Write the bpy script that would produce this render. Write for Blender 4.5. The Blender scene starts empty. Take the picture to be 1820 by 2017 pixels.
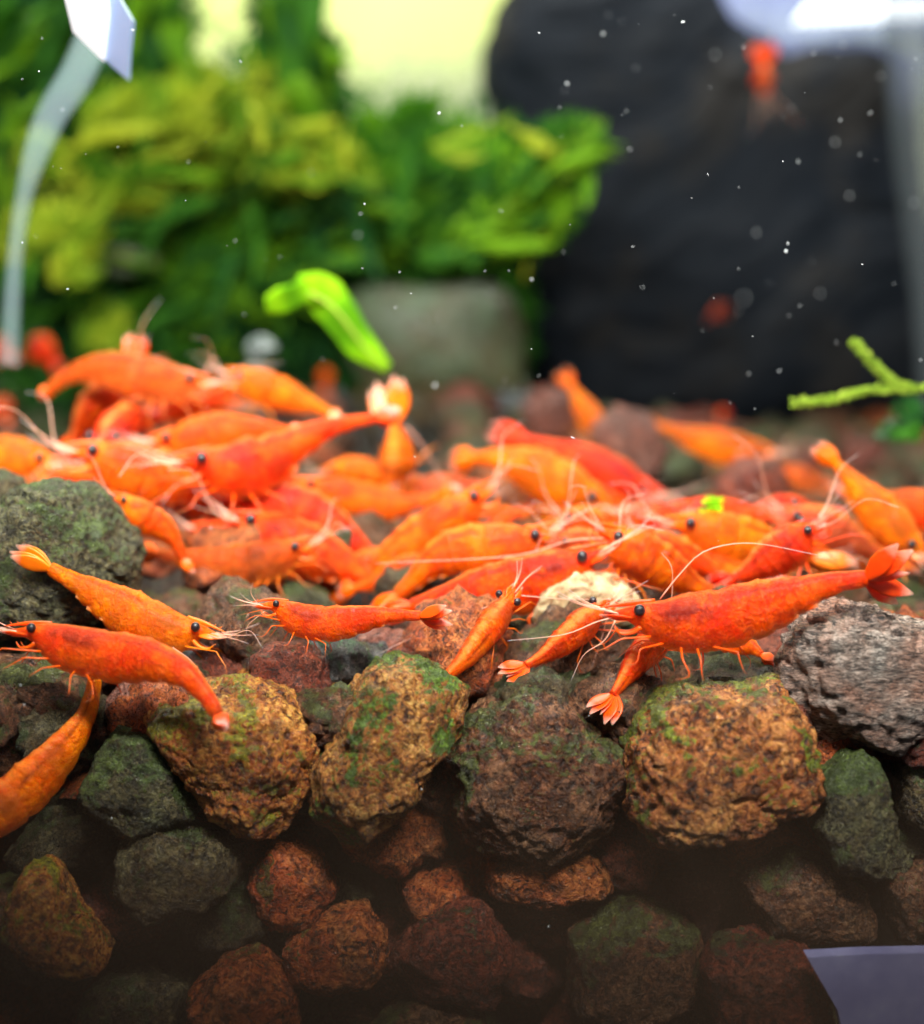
import bpy, math, random
import numpy as np
from mathutils import Vector, noise as mn

random.seed(7); rng = np.random.default_rng(7)
scn = bpy.context.scene
COL = scn.collection
CM = 0.01

# ---------------------------------------------------------------- camera
CAM = np.array([0.0, -9.0, 2.87])          # centimetres
FPX = 2600.0
PITCH = math.atan(425.0 / FPX)
cd = bpy.data.cameras.new('camera')
cam = bpy.data.objects.new('camera', cd); COL.objects.link(cam)
cam.location = Vector(CAM) * CM
cam.rotation_euler = (math.pi / 2 - PITCH, 0, 0)
cd.sensor_fit = 'HORIZONTAL'; cd.sensor_width = 36.0; cd.lens = 36.0 * FPX / 1820.0
cd.clip_start = 0.005; cd.clip_end = 20
cd.dof.use_dof = True; cd.dof.focus_distance = 0.107; cd.dof.aperture_fstop = 17.0
scn.camera = cam

# ---------------------------------------------------------------- world, lamps, exposure
w = bpy.data.worlds.new('World'); scn.world = w; w.use_nodes = True
bg = w.node_tree.nodes['Background']; bg.inputs[0].default_value = (0.92, 0.93, 1.0, 1); bg.inputs[1].default_value = 0.13

def area(name, loc, aim, sx, sy, power, col):
    l = bpy.data.lights.new(name, 'AREA'); l.shape = 'RECTANGLE'; l.size = sx * CM; l.size_y = sy * CM
    l.energy = power; l.color = col
    o = bpy.data.objects.new(name, l); COL.objects.link(o)
    o.location = Vector(loc) * CM
    o.rotation_euler = (Vector(aim) - Vector(loc)).to_track_quat('-Z', 'Y').to_euler()
    return o
area('tank_lamp_front', (-2, -4.2, 11.2), (0, 0.8, 0), 18, 3.0, 1.42, (1.0, 0.97, 0.92))
area('tank_lamp_rear', (0, 19, 21), (0, 22, 0), 34, 6, 0.80, (1.0, 0.99, 0.95))
area('wall_fill_light', (-5, 42, 40), (-6, 60, 8), 40, 20, 3.0, (1.0, 0.99, 0.9))  # added unseen light that brightens the wall behind the tank

scn.view_settings.view_transform = 'Standard'; scn.view_settings.look = 'None'
scn.view_settings.exposure = 0.0; scn.view_settings.gamma = 1.0
scn.render.engine = 'CYCLES'
cy = scn.cycles
cy.use_denoising = True; cy.denoiser = 'OPENIMAGEDENOISE'
cy.max_bounces = 8; cy.diffuse_bounces = 3; cy.transparent_max_bounces = 24
cy.sample_clamp_indirect = 4.0; cy.caustics_reflective = False; cy.caustics_refractive = False
scn.render.film_transparent = False

# ---------------------------------------------------------------- projection
F_ = np.array([0, math.cos(PITCH), -math.sin(PITCH)]); U_ = np.array([0, math.sin(PITCH), math.cos(PITCH)]); R_ = np.array([1.0, 0, 0])
def P(x, y, d):
    """a point at horizontal distance d (cm) from the lens"""
    v = F_ + R_ * ((x - 910) / FPX) + U_ * (-(y - 1008.5) / FPX)
    return CAM + v * (d / v[1])
def cpp(d): return d / FPX                 # cm per pixel

# ---------------------------------------------------------------- mesh helpers
def mesh_obj(name, V, Fc, mat, parent=None, base=None, smooth=True, attrs=None, sharp=None):
    V = np.asarray(V, dtype=float)
    if base is None: base = V.mean(axis=0) if parent is None else np.array(parent['_b'])
    me = bpy.data.meshes.new(name)
    me.from_pydata(((V - base) * CM).tolist(), [], Fc if isinstance(Fc, list) else Fc.tolist())
    if smooth: me.polygons.foreach_set('use_smooth', [True] * len(me.polygons))
    if attrs:
        for k, a in attrs.items():
            at = me.attributes.new(k, 'FLOAT', 'POINT'); at.data.foreach_set('value', np.asarray(a, dtype=np.float32))
    if mat: me.materials.append(mat)
    o = bpy.data.objects.new(name, me); COL.objects.link(o)
    if parent is not None:
        o.parent = parent
        o.location = Vector(np.asarray(base) - np.array(parent['_b'])) * CM
    else:
        o.location = Vector(base) * CM
    return o
def thing(name, label, cat, base, group=None):
    o = bpy.data.objects.new(name, None); COL.objects.link(o); o.empty_display_size = 0.005
    o.location = Vector(base) * CM; o['_b'] = [float(v) for v in base]
    o['label'] = label; o['category'] = cat
    if group: o['group'] = group
    THINGS.append(o)
    return o
THINGS = []
def tag(o, label, cat, group=None):
    o['label'] = label; o['category'] = cat
    if group: o['group'] = group
    return o
def struct(o): o['kind'] = 'structure'; return o
def stuff(o, label=None, cat=None):
    o['kind'] = 'stuff'
    if label: o['label'] = label
    if cat: o['category'] = cat
    return o

def norm(v): return v / (np.linalg.norm(v) + 1e-12)
def catmull(pts, n):
    p = np.asarray(pts, float)
    if len(p) == 2: return p[0] + (p[1] - p[0]) * np.linspace(0, 1, n)[:, None]
    q = np.vstack([2 * p[0] - p[1], p, 2 * p[-1] - p[-2]])
    out = []
    for i in range(len(p) - 1):
        a, b, c, d = q[i:i + 4]
        for t in np.linspace(0, 1, 24, endpoint=False):
            out.append(0.5 * ((2 * b) + (c - a) * t + (2 * a - 5 * b + 4 * c - d) * t * t + (3 * b - a - 3 * c + d) * t ** 3))
    out.append(p[-1]); out = np.array(out)
    s = np.r_[0, np.cumsum(np.linalg.norm(np.diff(out, axis=0), axis=1))]
    u = np.linspace(0, s[-1], n)
    return np.stack([np.interp(u, s, out[:, k]) for k in range(p.shape[1])], 1)
def tangents(p):
    t = np.gradient(p, axis=0); return t / (np.linalg.norm(t, axis=1)[:, None] + 1e-12)
def ringmesh(rings, caps=True):
    """rings: (n, k, 3)"""
    n, k, _ = rings.shape
    V = rings.reshape(-1, 3); F = []
    for i in range(n - 1):
        for j in range(k):
            a = i * k + j; b = i * k + (j + 1) % k
            F.append([a, b, b + k, a + k])
    if caps:
        F.append(list(range(k))[::-1]); F.append([(n - 1) * k + j for j in range(k)])
    return V, F
def tube(pts, rad, k=6, n=None):
    p = catmull(pts, n or max(6, len(pts) * 4)); T = tangents(p)
    r = np.interp(np.linspace(0, 1, len(p)), np.linspace(0, 1, len(rad)), rad) if hasattr(rad, '__len__') else np.full(len(p), rad)
    ref = np.array([0.13, 0.9, 0.2]); rings = []
    for i in range(len(p)):
        a = norm(np.cross(T[i], ref)); b = np.cross(T[i], a)
        th = np.arange(k) / k * 2 * math.pi
        rings.append(p[i] + r[i] * (np.cos(th)[:, None] * a + np.sin(th)[:, None] * b))
    return ringmesh(np.array(rings))
def blade(pts, widths, side, thick, n=12, k=8):
    p = catmull(pts, n); T = tangents(p); t = np.linspace(0, 1, n)
    W = np.interp(t, np.linspace(0, 1, len(widths)), widths); rings = []
    for i in range(n):
        s = norm(side - T[i] * np.dot(side, T[i])); b = np.cross(T[i], s)
        th = np.arange(k) / k * 2 * math.pi
        rings.append(p[i] + W[i] * np.cos(th)[:, None] * s + min(thick, W[i]) * np.sin(th)[:, None] * b)
    V, F = ringmesh(np.array(rings))
    return V, F, np.repeat(t, k)
def join(parts):
    Vs, Fs, o = [], [], 0
    for V, F in parts:
        Vs.append(V); Fs += [[i + o for i in f] for f in F]; o += len(V)
    return np.vstack(Vs), Fs

# ---------------------------------------------------------------- materials
def new_mat(name):
    m = bpy.data.materials.new(name); m.use_nodes = True
    nt = m.node_tree; b = nt.nodes['Principled BSDF']; return m, nt, b
class G:
    def __init__(s, nt): s.nt = nt; s.N = nt.nodes; s.L = nt.links
    def node(s, t, **kw):
        n = s.N.new(t)
        for k, v in kw.items(): setattr(n, k, v)
        return n
    def link(s, a, b): s.L.new(a, b)
    def coords(s, scale=100.0, rand=True):
        tc = s.node('ShaderNodeTexCoord'); mp = s.node('ShaderNodeMapping'); mp.inputs['Scale'].default_value = (scale,) * 3
        s.link(tc.outputs['Object'], mp.inputs['Vector'])
        if not rand: return mp.outputs[0]
        oi = s.node('ShaderNodeObjectInfo'); ml = s.node('ShaderNodeMath', operation='MULTIPLY'); ml.inputs[1].default_value = 37.0
        s.link(oi.outputs['Random'], ml.inputs[0])
        ad = s.node('ShaderNodeVectorMath', operation='ADD'); s.link(mp.outputs[0], ad.inputs[0]); s.link(ml.outputs[0], ad.inputs[1])
        return ad.outputs[0]
    def noise(s, vec, scale, detail=4, rough=0.55, dist=0.0):
        n = s.node('ShaderNodeTexNoise'); n.inputs['Scale'].default_value = scale; n.inputs['Detail'].default_value = detail
        n.inputs['Roughness'].default_value = rough; n.inputs['Distortion'].default_value = dist
        s.link(vec, n.inputs['Vector']); return n.outputs['Fac']
    def vor(s, vec, scale, feat='F1'):
        n = s.node('ShaderNodeTexVoronoi'); n.feature = feat; n.inputs['Scale'].default_value = scale; s.link(vec, n.inputs['Vector']); return n.outputs['Distance']
    def ramp(s, fac, stops):
        r = s.node('ShaderNodeValToRGB'); e = r.color_ramp.elements
        while len(e) < len(stops): e.new(0.5)
        for k, (p, c) in enumerate(stops):
            e[k].position = p; e[k].color = (c, c, c, 1) if not hasattr(c, '__len__') else (*c, 1)
        s.link(fac, r.inputs[0]); return r.outputs[0]
    def mix(s, fac, a, b, mode='MIX'):
        m = s.node('ShaderNodeMix', data_type='RGBA', blend_type=mode)
        for i, v in ((0, fac), (6, a), (7, b)):
            if hasattr(v, 'is_linked') or hasattr(v, 'links'): s.link(v, m.inputs[i])
            else: m.inputs[i].default_value = v if i == 0 else (*v, 1)
        return m.outputs[2]
    def math(s, op, a, b=0.0, c=None):
        m = s.node('ShaderNodeMath', operation=op)
        for i, v in enumerate((a, b) if c is None else (a, b, c)):
            if hasattr(v, 'links'): s.link(v, m.inputs[i])
            else: m.inputs[i].default_value = v
        return m.outputs[0]
    def bump(s, h, strength, dist, prev=None):
        b = s.node('ShaderNodeBump'); b.inputs['Strength'].default_value = strength; b.inputs['Distance'].default_value = dist
        s.link(h, b.inputs['Height'])
        if prev: s.link(prev, b.inputs['Normal'])
        return b.outputs[0]
    def attr(s, name): a = s.node('ShaderNodeAttribute'); a.attribute_name = name; return a.outputs['Fac']
    def upz(s):
        g = s.node('ShaderNodeNewGeometry'); x = s.node('ShaderNodeSeparateXYZ'); s.link(g.outputs['Normal'], x.inputs[0]); return x.outputs[2]

def stone_mat(name, dark, mid, light, algae, amt, fine=9.0, stretch=(1, 1, 1), film=0.5, bstr=0.9):
    fine = fine * 1.25
    m, nt, b = new_mat(name); g = G(nt); v = g.coords()
    mp = g.node('ShaderNodeMapping'); mp.inputs['Scale'].default_value = stretch; g.link(v, mp.inputs[0]); vs = mp.outputs[0]
    n2 = g.noise(vs, fine, 7, 0.62, 1.6); n1 = g.noise(v, 1.7, 4, 0.6, 0.6); n3 = g.noise(vs, fine * 3.1, 4, 0.6, 0.8)
    vo = g.vor(vs, fine * 0.55)
    base = g.ramp(n2, [(0.36, dark), (0.47, mid), (0.60, light), (0.72, tuple(min(1, c * 1.5) for c in light))])
    nm = g.noise(vs, fine * 0.38, 5, 0.65, 1.0)
    base = g.mix(g.math('MULTIPLY', g.ramp(nm, [(0.38, 1.0), (0.50, 0.0)]), 0.65), base, tuple(c * 1.2 for c in dark))
    base = g.mix(g.math('MULTIPLY', g.ramp(nf3 := g.noise(vs, fine * 2.6, 3, 0.6, 0.5), [(0.56, 0.0), (0.68, 1.0)]), 0.6), base, tuple(min(1, c * 1.6) for c in light))
    base = g.mix(g.ramp(n1, [(0.35, 0.0), (0.62, 1.0)]), base, g.mix(1.0, base, (0.86, 0.48, 0.36), 'MULTIPLY'))
    # growth of algae in patches with a threadlike edge
    am = g.math('ADD', g.math('MULTIPLY', n1, 1.0), g.math('MULTIPLY', n2, 0.55))
    am = g.math('ADD', am, g.math('MULTIPLY', g.upz(), 0.10))
    am = g.ramp(am, [(max(0.0, 1.44 - amt * 0.5), 0.0), (min(1.0, 1.50 - amt * 0.5), 1.0)])
    dk = tuple(c * 0.35 for c in algae); lt = tuple(min(1, c * 1.9 + 0.015) for c in algae)
    alg = g.ramp(n3, [(0.36, dk), (0.5, algae), (0.64, lt)])
    alg = g.mix(g.math('MULTIPLY', g.ramp(nm, [(0.44, 1.0), (0.56, 0.0)]), 0.75), alg, dk)
    col = g.mix(am, base, alg)
    g.link(col, b.inputs['Base Color'])
    g.link(g.ramp(n3, [(0.4, 0.62), (0.6, 0.25)]), b.inputs['Roughness']); b.inputs['Specular IOR Level'].default_value = 0.6
    pits = g.ramp(g.math('ADD', vo, g.math('MULTIPLY', n3, 0.25)), [(0.26, 0.0), (0.36, 1.0)])
    col = g.mix(g.math('MULTIPLY', g.math('SUBTRACT', 1.0, pits), 0.55), col, dark); g.link(col, b.inputs['Base Color'])
    h = g.math('ADD', g.math('MULTIPLY', n2, 1.0), g.math('MULTIPLY', pits, 0.9))
    nb = g.bump(nm, bstr * .7, 0.0018); nb = g.bump(h, bstr, 0.0013, nb); nb = g.bump(n3, 0.9, 0.0005, nb)
    g.link(nb, b.inputs['Normal']); return m

M = {}
M['gold'] = stone_mat('golden_lava', (0.035, 0.006, 0.002), (0.46, 0.14, 0.018), (0.92, 0.45, 0.09), (0.26, 0.22, 0.010), 1.16)
M['goldgreen'] = stone_mat('golden_lava_green_film', (0.035, 0.008, 0.003), (0.42, 0.15, 0.022), (0.88, 0.46, 0.12), (0.10, 0.17, 0.010), 1.25, 10)
M['mottled'] = stone_mat('mottled_red_brown_lava', (0.03, 0.008, 0.004), (0.36, 0.11, 0.022), (0.80, 0.34, 0.09), (0.17, 0.19, 0.012), 1.22, 7)
M['rust'] = stone_mat('rust_lava', (0.03, 0.008, 0.004), (0.42, 0.095, 0.018), (0.75, 0.24, 0.06), (0.16, 0.10, 0.012), 0.95, 8)
M['darkred'] = stone_mat('dark_red_lava', (0.02, 0.006, 0.005), (0.17, 0.036, 0.016), (0.38, 0.10, 0.045), (0.06, 0.06, 0.015), 0.95, 9)
M['moss'] = stone_mat('green_filmed_stone', (0.012, 0.012, 0.006), (0.055, 0.055, 0.024), (0.20, 0.20, 0.09), (0.075, 0.105, 0.020), 1.26, 11)
M['olive'] = stone_mat('olive_stone', (0.015, 0.012, 0.006), (0.075, 0.06, 0.025), (0.19, 0.16, 0.07), (0.07, 0.09, 0.02), 1.2, 9)
M['brown'] = stone_mat('brown_stone', (0.02, 0.009, 0.005), (0.14, 0.055, 0.022), (0.34, 0.17, 0.08), (0.09, 0.10, 0.02), 1.16, 9)
M['grey'] = stone_mat('grey_stone', (0.015, 0.013, 0.014), (0.26, 0.20, 0.165), (0.64, 0.55, 0.48), (0.10, 0.09, 0.06), 0.7, 9, (0.8, 0.8, 3.0))
M['slate'] = stone_mat('blue_grey_stone', (0.012, 0.015, 0.018), (0.05, 0.065, 0.07), (0.15, 0.18, 0.19), (0.05, 0.10, 0.04), 1.0, 8)
M['pink'] = stone_mat('pink_lava', (0.03, 0.010, 0.007), (0.17, 0.060, 0.040), (0.36, 0.16, 0.11), (0.09, 0.07, 0.03), 0.8, 9)
M['palestone'] = stone_mat('pale_grey_green_stone', (0.05, 0.075, 0.038), (0.07, 0.10, 0.05), (0.09, 0.13, 0.065), (0.05, 0.09, 0.035), 0.9, 2.0, bstr=0.1)

def rock_black():
    m, nt, b = new_mat('black_slate'); g = G(nt); v = g.coords(100, False)
    mp = g.node('ShaderNodeMapping'); mp.inputs['Rotation'].default_value = (0, math.radians(38), 0); g.link(v, mp.inputs[0])
    wv = g.node('ShaderNodeVectorMath', operation='MULTIPLY_ADD'); nz = g.node('ShaderNodeTexNoise'); nz.inputs['Scale'].default_value = .10; g.link(mp.outputs[0], nz.inputs[0]); g.link(nz.outputs['Color'], wv.inputs[0]); wv.inputs[1].default_value = (9, 9, 9); g.link(mp.outputs[0], wv.inputs[2])
    mp2 = g.node('ShaderNodeMapping'); mp2.inputs['Scale'].default_value = (0.12, 0.4, 0.9); g.link(wv.outputs[0], mp2.inputs[0])
    n = g.noise(mp2.outputs[0], 0.8, 5, 0.62, 0.3)
    n2 = g.noise(v, 0.35, 3)
    c = g.ramp(n, [(0.35, (0.004, 0.006, 0.009)), (0.5, (0.007, 0.010, 0.015)), (0.66, (0.018, 0.021, 0.026))])
    c = g.mix(g.ramp(n2, [(0.5, 0.0), (0.62, 0.8)]), c, (0.022, 0.020, 0.018))
    g.link(c, b.inputs['Base Color']); b.inputs['Roughness'].default_value = 0.7; b.inputs['Specular IOR Level'].default_value = 0.12
    g.link(g.bump(n, 0.6, 0.006), b.inputs['Normal']); return m
M['black'] = rock_black()

def shrimp_mat(name, c1, c2, organ, white=0.6, trans=0.06):
    m, nt, b = new_mat(name); g = G(nt); v = g.coords()
    t = g.attr('along'); up = g.attr('dorsal'); lat = g.attr('lateral'); seg = g.attr('seg')
    n = g.noise(v, 3.2, 5, 0.62, 0.5); nf = g.noise(v, 16, 5, 0.65, 0.8); nl = g.noise(v, 34, 3, 0.6)
    c = g.mix(g.ramp(n, [(0.42, 0.0), (0.57, 1.0)]), c1, c2)
    c = g.mix(g.math('MULTIPLY', g.ramp(nf, [(0.42, 0.0), (0.60, 1.0)]), 0.62), c, tuple(x * 0.55 for x in c1))
    c = g.mix(g.math('MULTIPLY', g.ramp(nl, [(0.56, 0.0), (0.7, 1.0)]), 0.25), c, (1.0, 0.24, 0.004))
    nb_ = g.noise(v, 1.6, 4, 0.6, 0.8)
    c = g.mix(g.math('MULTIPLY', g.ramp(nb_, [(0.52, 0.0), (0.64, 1.0)]), 0.62), c, organ)
    c = g.mix(g.math('MULTIPLY', g.ramp(nb_, [(0.30, 1.0), (0.43, 0.0)]), 0.65), c, (1.0, min(0.4, c2[1] * 1.45), 0.002))
    # ovary / gut showing dark through the shell behind the head and along the back
    o1 = g.ramp(t, [(0.15, 0.0), (0.22, 1.0), (0.38, 1.0), (0.46, 0.0)])
    o2 = g.ramp(up, [(0.42, 0.0), (0.66, 1.0), (0.90, 0.6)])
    om = g.math('MULTIPLY', g.math('MULTIPLY', o1, o2), g.ramp(g.noise(v, 5, 4, 0.6, 0.5), [(0.38, 0.1), (0.50, 1.0)]))
    c = g.mix(om, c, organ)
    gut = g.math('MULTIPLY', g.ramp(up, [(0.76, 0.0), (0.84, 1.0), (0.93, 0.0)]), g.ramp(t, [(0.42, 0.0), (0.48, 1.0), (0.9, 0.7)]))
    gut = g.math('MULTIPLY', gut, g.ramp(n, [(0.38, 0.2), (0.5, 1.0)]))
    c = g.mix(gut, c, tuple(x * 0.30 for x in c1))
    c = g.mix(g.math('MULTIPLY', g.ramp(up, [(0.03, 1.0), (0.16, 0.0)]), 0.45), c, (1.0, 0.24, 0.008))
    # somite edges a little paler
    c = g.mix(g.math('MULTIPLY', g.ramp(seg, [(0.0, 1.0), (0.10, 0.0)]), g.math('MULTIPLY', g.ramp(t, [(0.40, 0.0), (0.42, 1.0)]), 0.30)), c, tuple(x * 0.45 for x in c1))
    c = g.mix(g.math('MULTIPLY', g.ramp(seg, [(0.84, 0.0), (0.95, 1.0)]), g.math('MULTIPLY', nf, 0.16)), c, (1.0, 0.28, 0.04))
    sp_ = g.noise(v, 60, 2, 0.5)
    c = g.mix(g.math('MULTIPLY', g.ramp(sp_, [(0.60, 0.0), (0.66, 1.0)]), 0.5), c, tuple(x * 0.4 for x in c1))
    # pale line down the back
    wl = g.math('MULTIPLY', g.ramp(up, [(0.93, 0.0), (0.99, 1.0)]), g.ramp(g.noise(v, 5, 3), [(0.36, 0.0), (0.5, 1.0)]))
    c = g.mix(g.math('MULTIPLY', wl, white), c, (1.0, 0.30, 0.05))
    g.link(c, b.inputs['Base Color'])
    b.inputs['Subsurface Weight'].default_value = 0.45; b.inputs['Subsurface Radius'].default_value = (1.0, 0.30, 0.10); b.inputs['Subsurface Scale'].default_value = 0.0018
    b.inputs['Sheen Weight'].default_value = 0.04; b.inputs['Sheen Tint'].default_value = (1, .38, .12, 1); b.inputs['Sheen Roughness'].default_value = .35
    b.inputs['Roughness'].default_value = 0.28; b.inputs['Specular IOR Level'].default_value = 0.15
    b.inputs['Coat Weight'].default_value = 0.03; b.inputs['Coat Roughness'].default_value = 0.22
    nb = g.bump(nf, 0.7, 0.0005); nb = g.bump(nl, 0.6, 0.00025, nb); g.link(nb, b.inputs['Normal'])
    # translucent shell: the thinner it is, the more shows through
    tr = g.node('ShaderNodeBsdfTransparent'); mx = g.node('ShaderNodeMixShader')
    lw = g.node('ShaderNodeLayerWeight'); lw.inputs[0].default_value = 0.35
    fac = g.math('ADD', trans, g.math('MULTIPLY', g.math('MULTIPLY', g.math('POWER', lw.outputs['Facing'], 2.2), 0.85), g.ramp(n, [(0.3, 0.4), (0.7, 1.0)])))
    g.link(fac, mx.inputs[0]); g.link(b.outputs[0], mx.inputs[1]); g.link(tr.outputs[0], mx.inputs[2])
    g.link(mx.outputs[0], nt.nodes['Material Output'].inputs[0])
    return m
SC = {  # colour pairs of the shells
    'red': ((0.92, 0.028, 0.0003), (1.0, 0.098, 0.0003), (0.20, 0.006, 0.002)),
    'scarlet': ((0.90, 0.018, 0.004), (1.0, 0.065, 0.004), (0.28, 0.008, 0.004)),
    'orangered': ((0.94, 0.045, 0.0003), (1.0, 0.125, 0.0003), (0.28, 0.018, 0.002)),
    'orange': ((0.94, 0.070, 0.0003), (1.0, 0.165, 0.0003), (0.36, 0.035, 0.002)),
    'amber': ((0.90, 0.115, 0.0003), (1.0, 0.22, 0.0003), (0.36, 0.07, 0.002)),
    'brown': ((0.62, 0.075, 0.004), (0.85, 0.15, 0.010), (0.22, 0.03, 0.004)),
    'dull': ((0.10, 0.012, 0.008), (0.16, 0.025, 0.015), (0.05, 0.008, 0.004)),
    'peach': ((0.80, 0.10, 0.03), (0.95, 0.20, 0.07), (0.40, 0.05, 0.015)),
}
for k, (a, b_, c_) in SC.items():
    M['s_' + k] = shrimp_mat('shell_' + k, a, b_, c_, 0.5 if k in ('scarlet', 'peach', 'orangered') else 0.4, 0.38 if k in ('brown', 'peach') else 0.17)

def thin_mat(name, root, tip, t0, t1, rough=0.35):
    m, nt, b = new_mat(name); g = G(nt); u = g.attr('along'); v = g.coords()
    n = g.noise(v, 12, 3)
    c = g.mix(g.ramp(u, [(0.72, 0.0), (1.0, 1.0)]), root, tip)
    g.link(c, b.inputs['Base Color']); b.inputs['Roughness'].default_value = rough
    b.inputs['Subsurface Weight'].default_value = 0.3; b.inputs['Subsurface Scale'].default_value = 0.001
    tr = g.node('ShaderNodeBsdfTransparent'); mx = g.node('ShaderNodeMixShader')
    f = g.math('ADD', t0, g.math('MULTIPLY', g.ramp(u, [(0.55, 0.0), (1.0, 1.0)]), t1 - t0)); f = g.math('MULTIPLY', f, g.ramp(n, [(0.3, 0.7), (0.7, 1.2)]))
    g.link(f, mx.inputs[0]); g.link(b.outputs[0], mx.inputs[1]); g.link(tr.outputs[0], mx.inputs[2]); g.link(mx.outputs[0], nt.nodes['Material Output'].inputs[0])
    return m
for k, (a, b_, c_) in SC.items():
    M['f_' + k] = thin_mat('fan_' + k, tuple(.6 * p + .4 * q for p, q in zip(a, b_)), (0.95, 0.50, 0.38), 0.06, 0.78)
    M['l_' + k] = thin_mat('leg_' + k, b_, (0.95, 0.30, 0.12), 0.34, 0.70)
M['feeler'] = thin_mat('pale_feeler', (0.95, 0.42, 0.30), (0.85, 0.75, 0.74), 0.22, 0.68)
M['feeler_white'] = thin_mat('white_feeler', (0.9, 0.80, 0.82), (0.85, 0.84, 0.92), 0.15, 0.35)
def simple(name, col, rough=0.5, **kw):
    m, nt, b = new_mat(name); b.inputs['Base Color'].default_value = (*col, 1); b.inputs['Roughness'].default_value = rough
    for k, v in kw.items(): b.inputs[k.replace('_', ' ')].default_value = v
    return m
def eye_mat():
    m, nt, b = new_mat('black_eye'); g = G(nt); v = g.coords()
    c = g.ramp(g.noise(v, 40, 3), [(0.4, (0.006, 0.004, 0.006)), (0.7, (0.04, 0.025, 0.03))])
    g.link(c, b.inputs['Base Color']); b.inputs['Roughness'].default_value = 0.28; return m
M['eye'] = eye_mat()

def leaf_mat(name, a, b2, c3):
    m, nt, b = new_mat(name); g = G(nt); r = g.attr('rnd'); v = g.coords(100, False)
    f = g.math('ADD', g.math('MULTIPLY', r, 0.55), g.math('MULTIPLY', g.noise(v, 0.7, 3), 0.60))
    c = g.ramp(f, [(0.28, a), (0.52, b2), (0.78, c3)])
    g.link(c, b.inputs['Base Color']); b.inputs['Roughness'].default_value = 0.6; b.inputs['Specular IOR Level'].default_value = 0.1
    tl = g.node('ShaderNodeBsdfTranslucent'); g.link(c, tl.inputs[0])
    mx = g.node('ShaderNodeMixShader'); mx.inputs[0].default_value = 0.4
    g.link(b.outputs[0], mx.inputs[1]); g.link(tl.outputs[0], mx.inputs[2]); g.link(mx.outputs[0], nt.nodes['Material Output'].inputs[0])
    return m
M['leaf_lime'] = leaf_mat('lime_leaf', (0.06, 0.15, 0.01), (0.15, 0.28, 0.01), (0.44, 0.50, 0.03))
M['leaf_green'] = leaf_mat('green_leaf', (0.012, 0.065, 0.012), (0.05, 0.19, 0.010), (0.20, 0.42, 0.012))
M['leaf_dark'] = leaf_mat('dark_leaf', (0.010, 0.05, 0.014), (0.022, 0.11, 0.02), (0.07, 0.25, 0.02))
M['neon'] = leaf_mat('neon_leaf', (0.12, 0.36, 0.006), (0.26, 0.60, 0.008), (0.40, 0.72, 0.012))
M['stem'] = simple('stem_green', (0.015, 0.05, 0.012), 0.6)
M['twig'] = leaf_mat('twig_green', (0.14, 0.24, 0.03), (0.30, 0.46, 0.04), (0.48, 0.62, 0.08))

# ---------------------------------------------------------------- the ground under the water
def bumpf(x, y, cx, cy_, sx, sy, h): return h * np.exp(-((x - cx) / sx) ** 2 - ((y - cy_) / sy) ** 2)
def ground(x, y):
    z = np.zeros_like(np.asarray(x, float))
    z = z + bumpf(x, y, -2.6, 5.5, 2.3, 1.8, 0.75)     # the heap the left crowd climbs on
    z = z + bumpf(x, y, 2.6, 4.6, 2.0, 1.4, 0.35)
    z = z + bumpf(x, y, 2.5, 12, 2.5, 3, 0.35)
    z = z + bumpf(x, y, -1.8, 17.5, 6.5, 3.8, 1.25)    # the bed banked up towards the plants
    z = z + bumpf(x, y, -4.2, 1.9, 1.0, 1.0, 0.2)
    return z
gx = np.linspace(-22, 22, 111); gy = np.r_[np.linspace(2.75, 8, 32), np.linspace(8.4, 34, 50)]
GX, GY = np.meshgrid(gx, gy)
GZ = ground(GX, GY) - 0.62 + 0.10 * np.array([[mn.noise(Vector((a * 1.3, b * 1.3, 0))) for a in gx] for b in gy])
V = np.stack([GX, GY, GZ], -1).reshape(-1, 3)
ny_, nx_ = GX.shape
Fq = [[j * nx_ + i, j * nx_ + i + 1, (j + 1) * nx_ + i + 1, (j + 1) * nx_ + i] for j in range(ny_ - 1) for i in range(nx_ - 1)]
# front face of the bed, going down behind the stones at the glass
k0 = len(V); V = np.vstack([V, np.stack([gx, np.full_like(gx, 2.75), np.full_like(gx, -4.2)], 1)])
Fq += [[i, k0 + i, k0 + i + 1, i + 1] for i in range(nx_ - 1)]
M['soil'] = stone_mat('fine_dark_soil', (0.006, 0.005, 0.004), (0.022, 0.017, 0.011), (0.05, 0.04, 0.026), (0.02, 0.03, 0.012), 1.0, 7)
bed = struct(mesh_obj('gravel_bed', V, Fq, M['soil'], base=np.zeros(3))); bed['_b'] = [0, 0, 0]
bed['label'] = 'bed of lava gravel under the shrimps'

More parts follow.
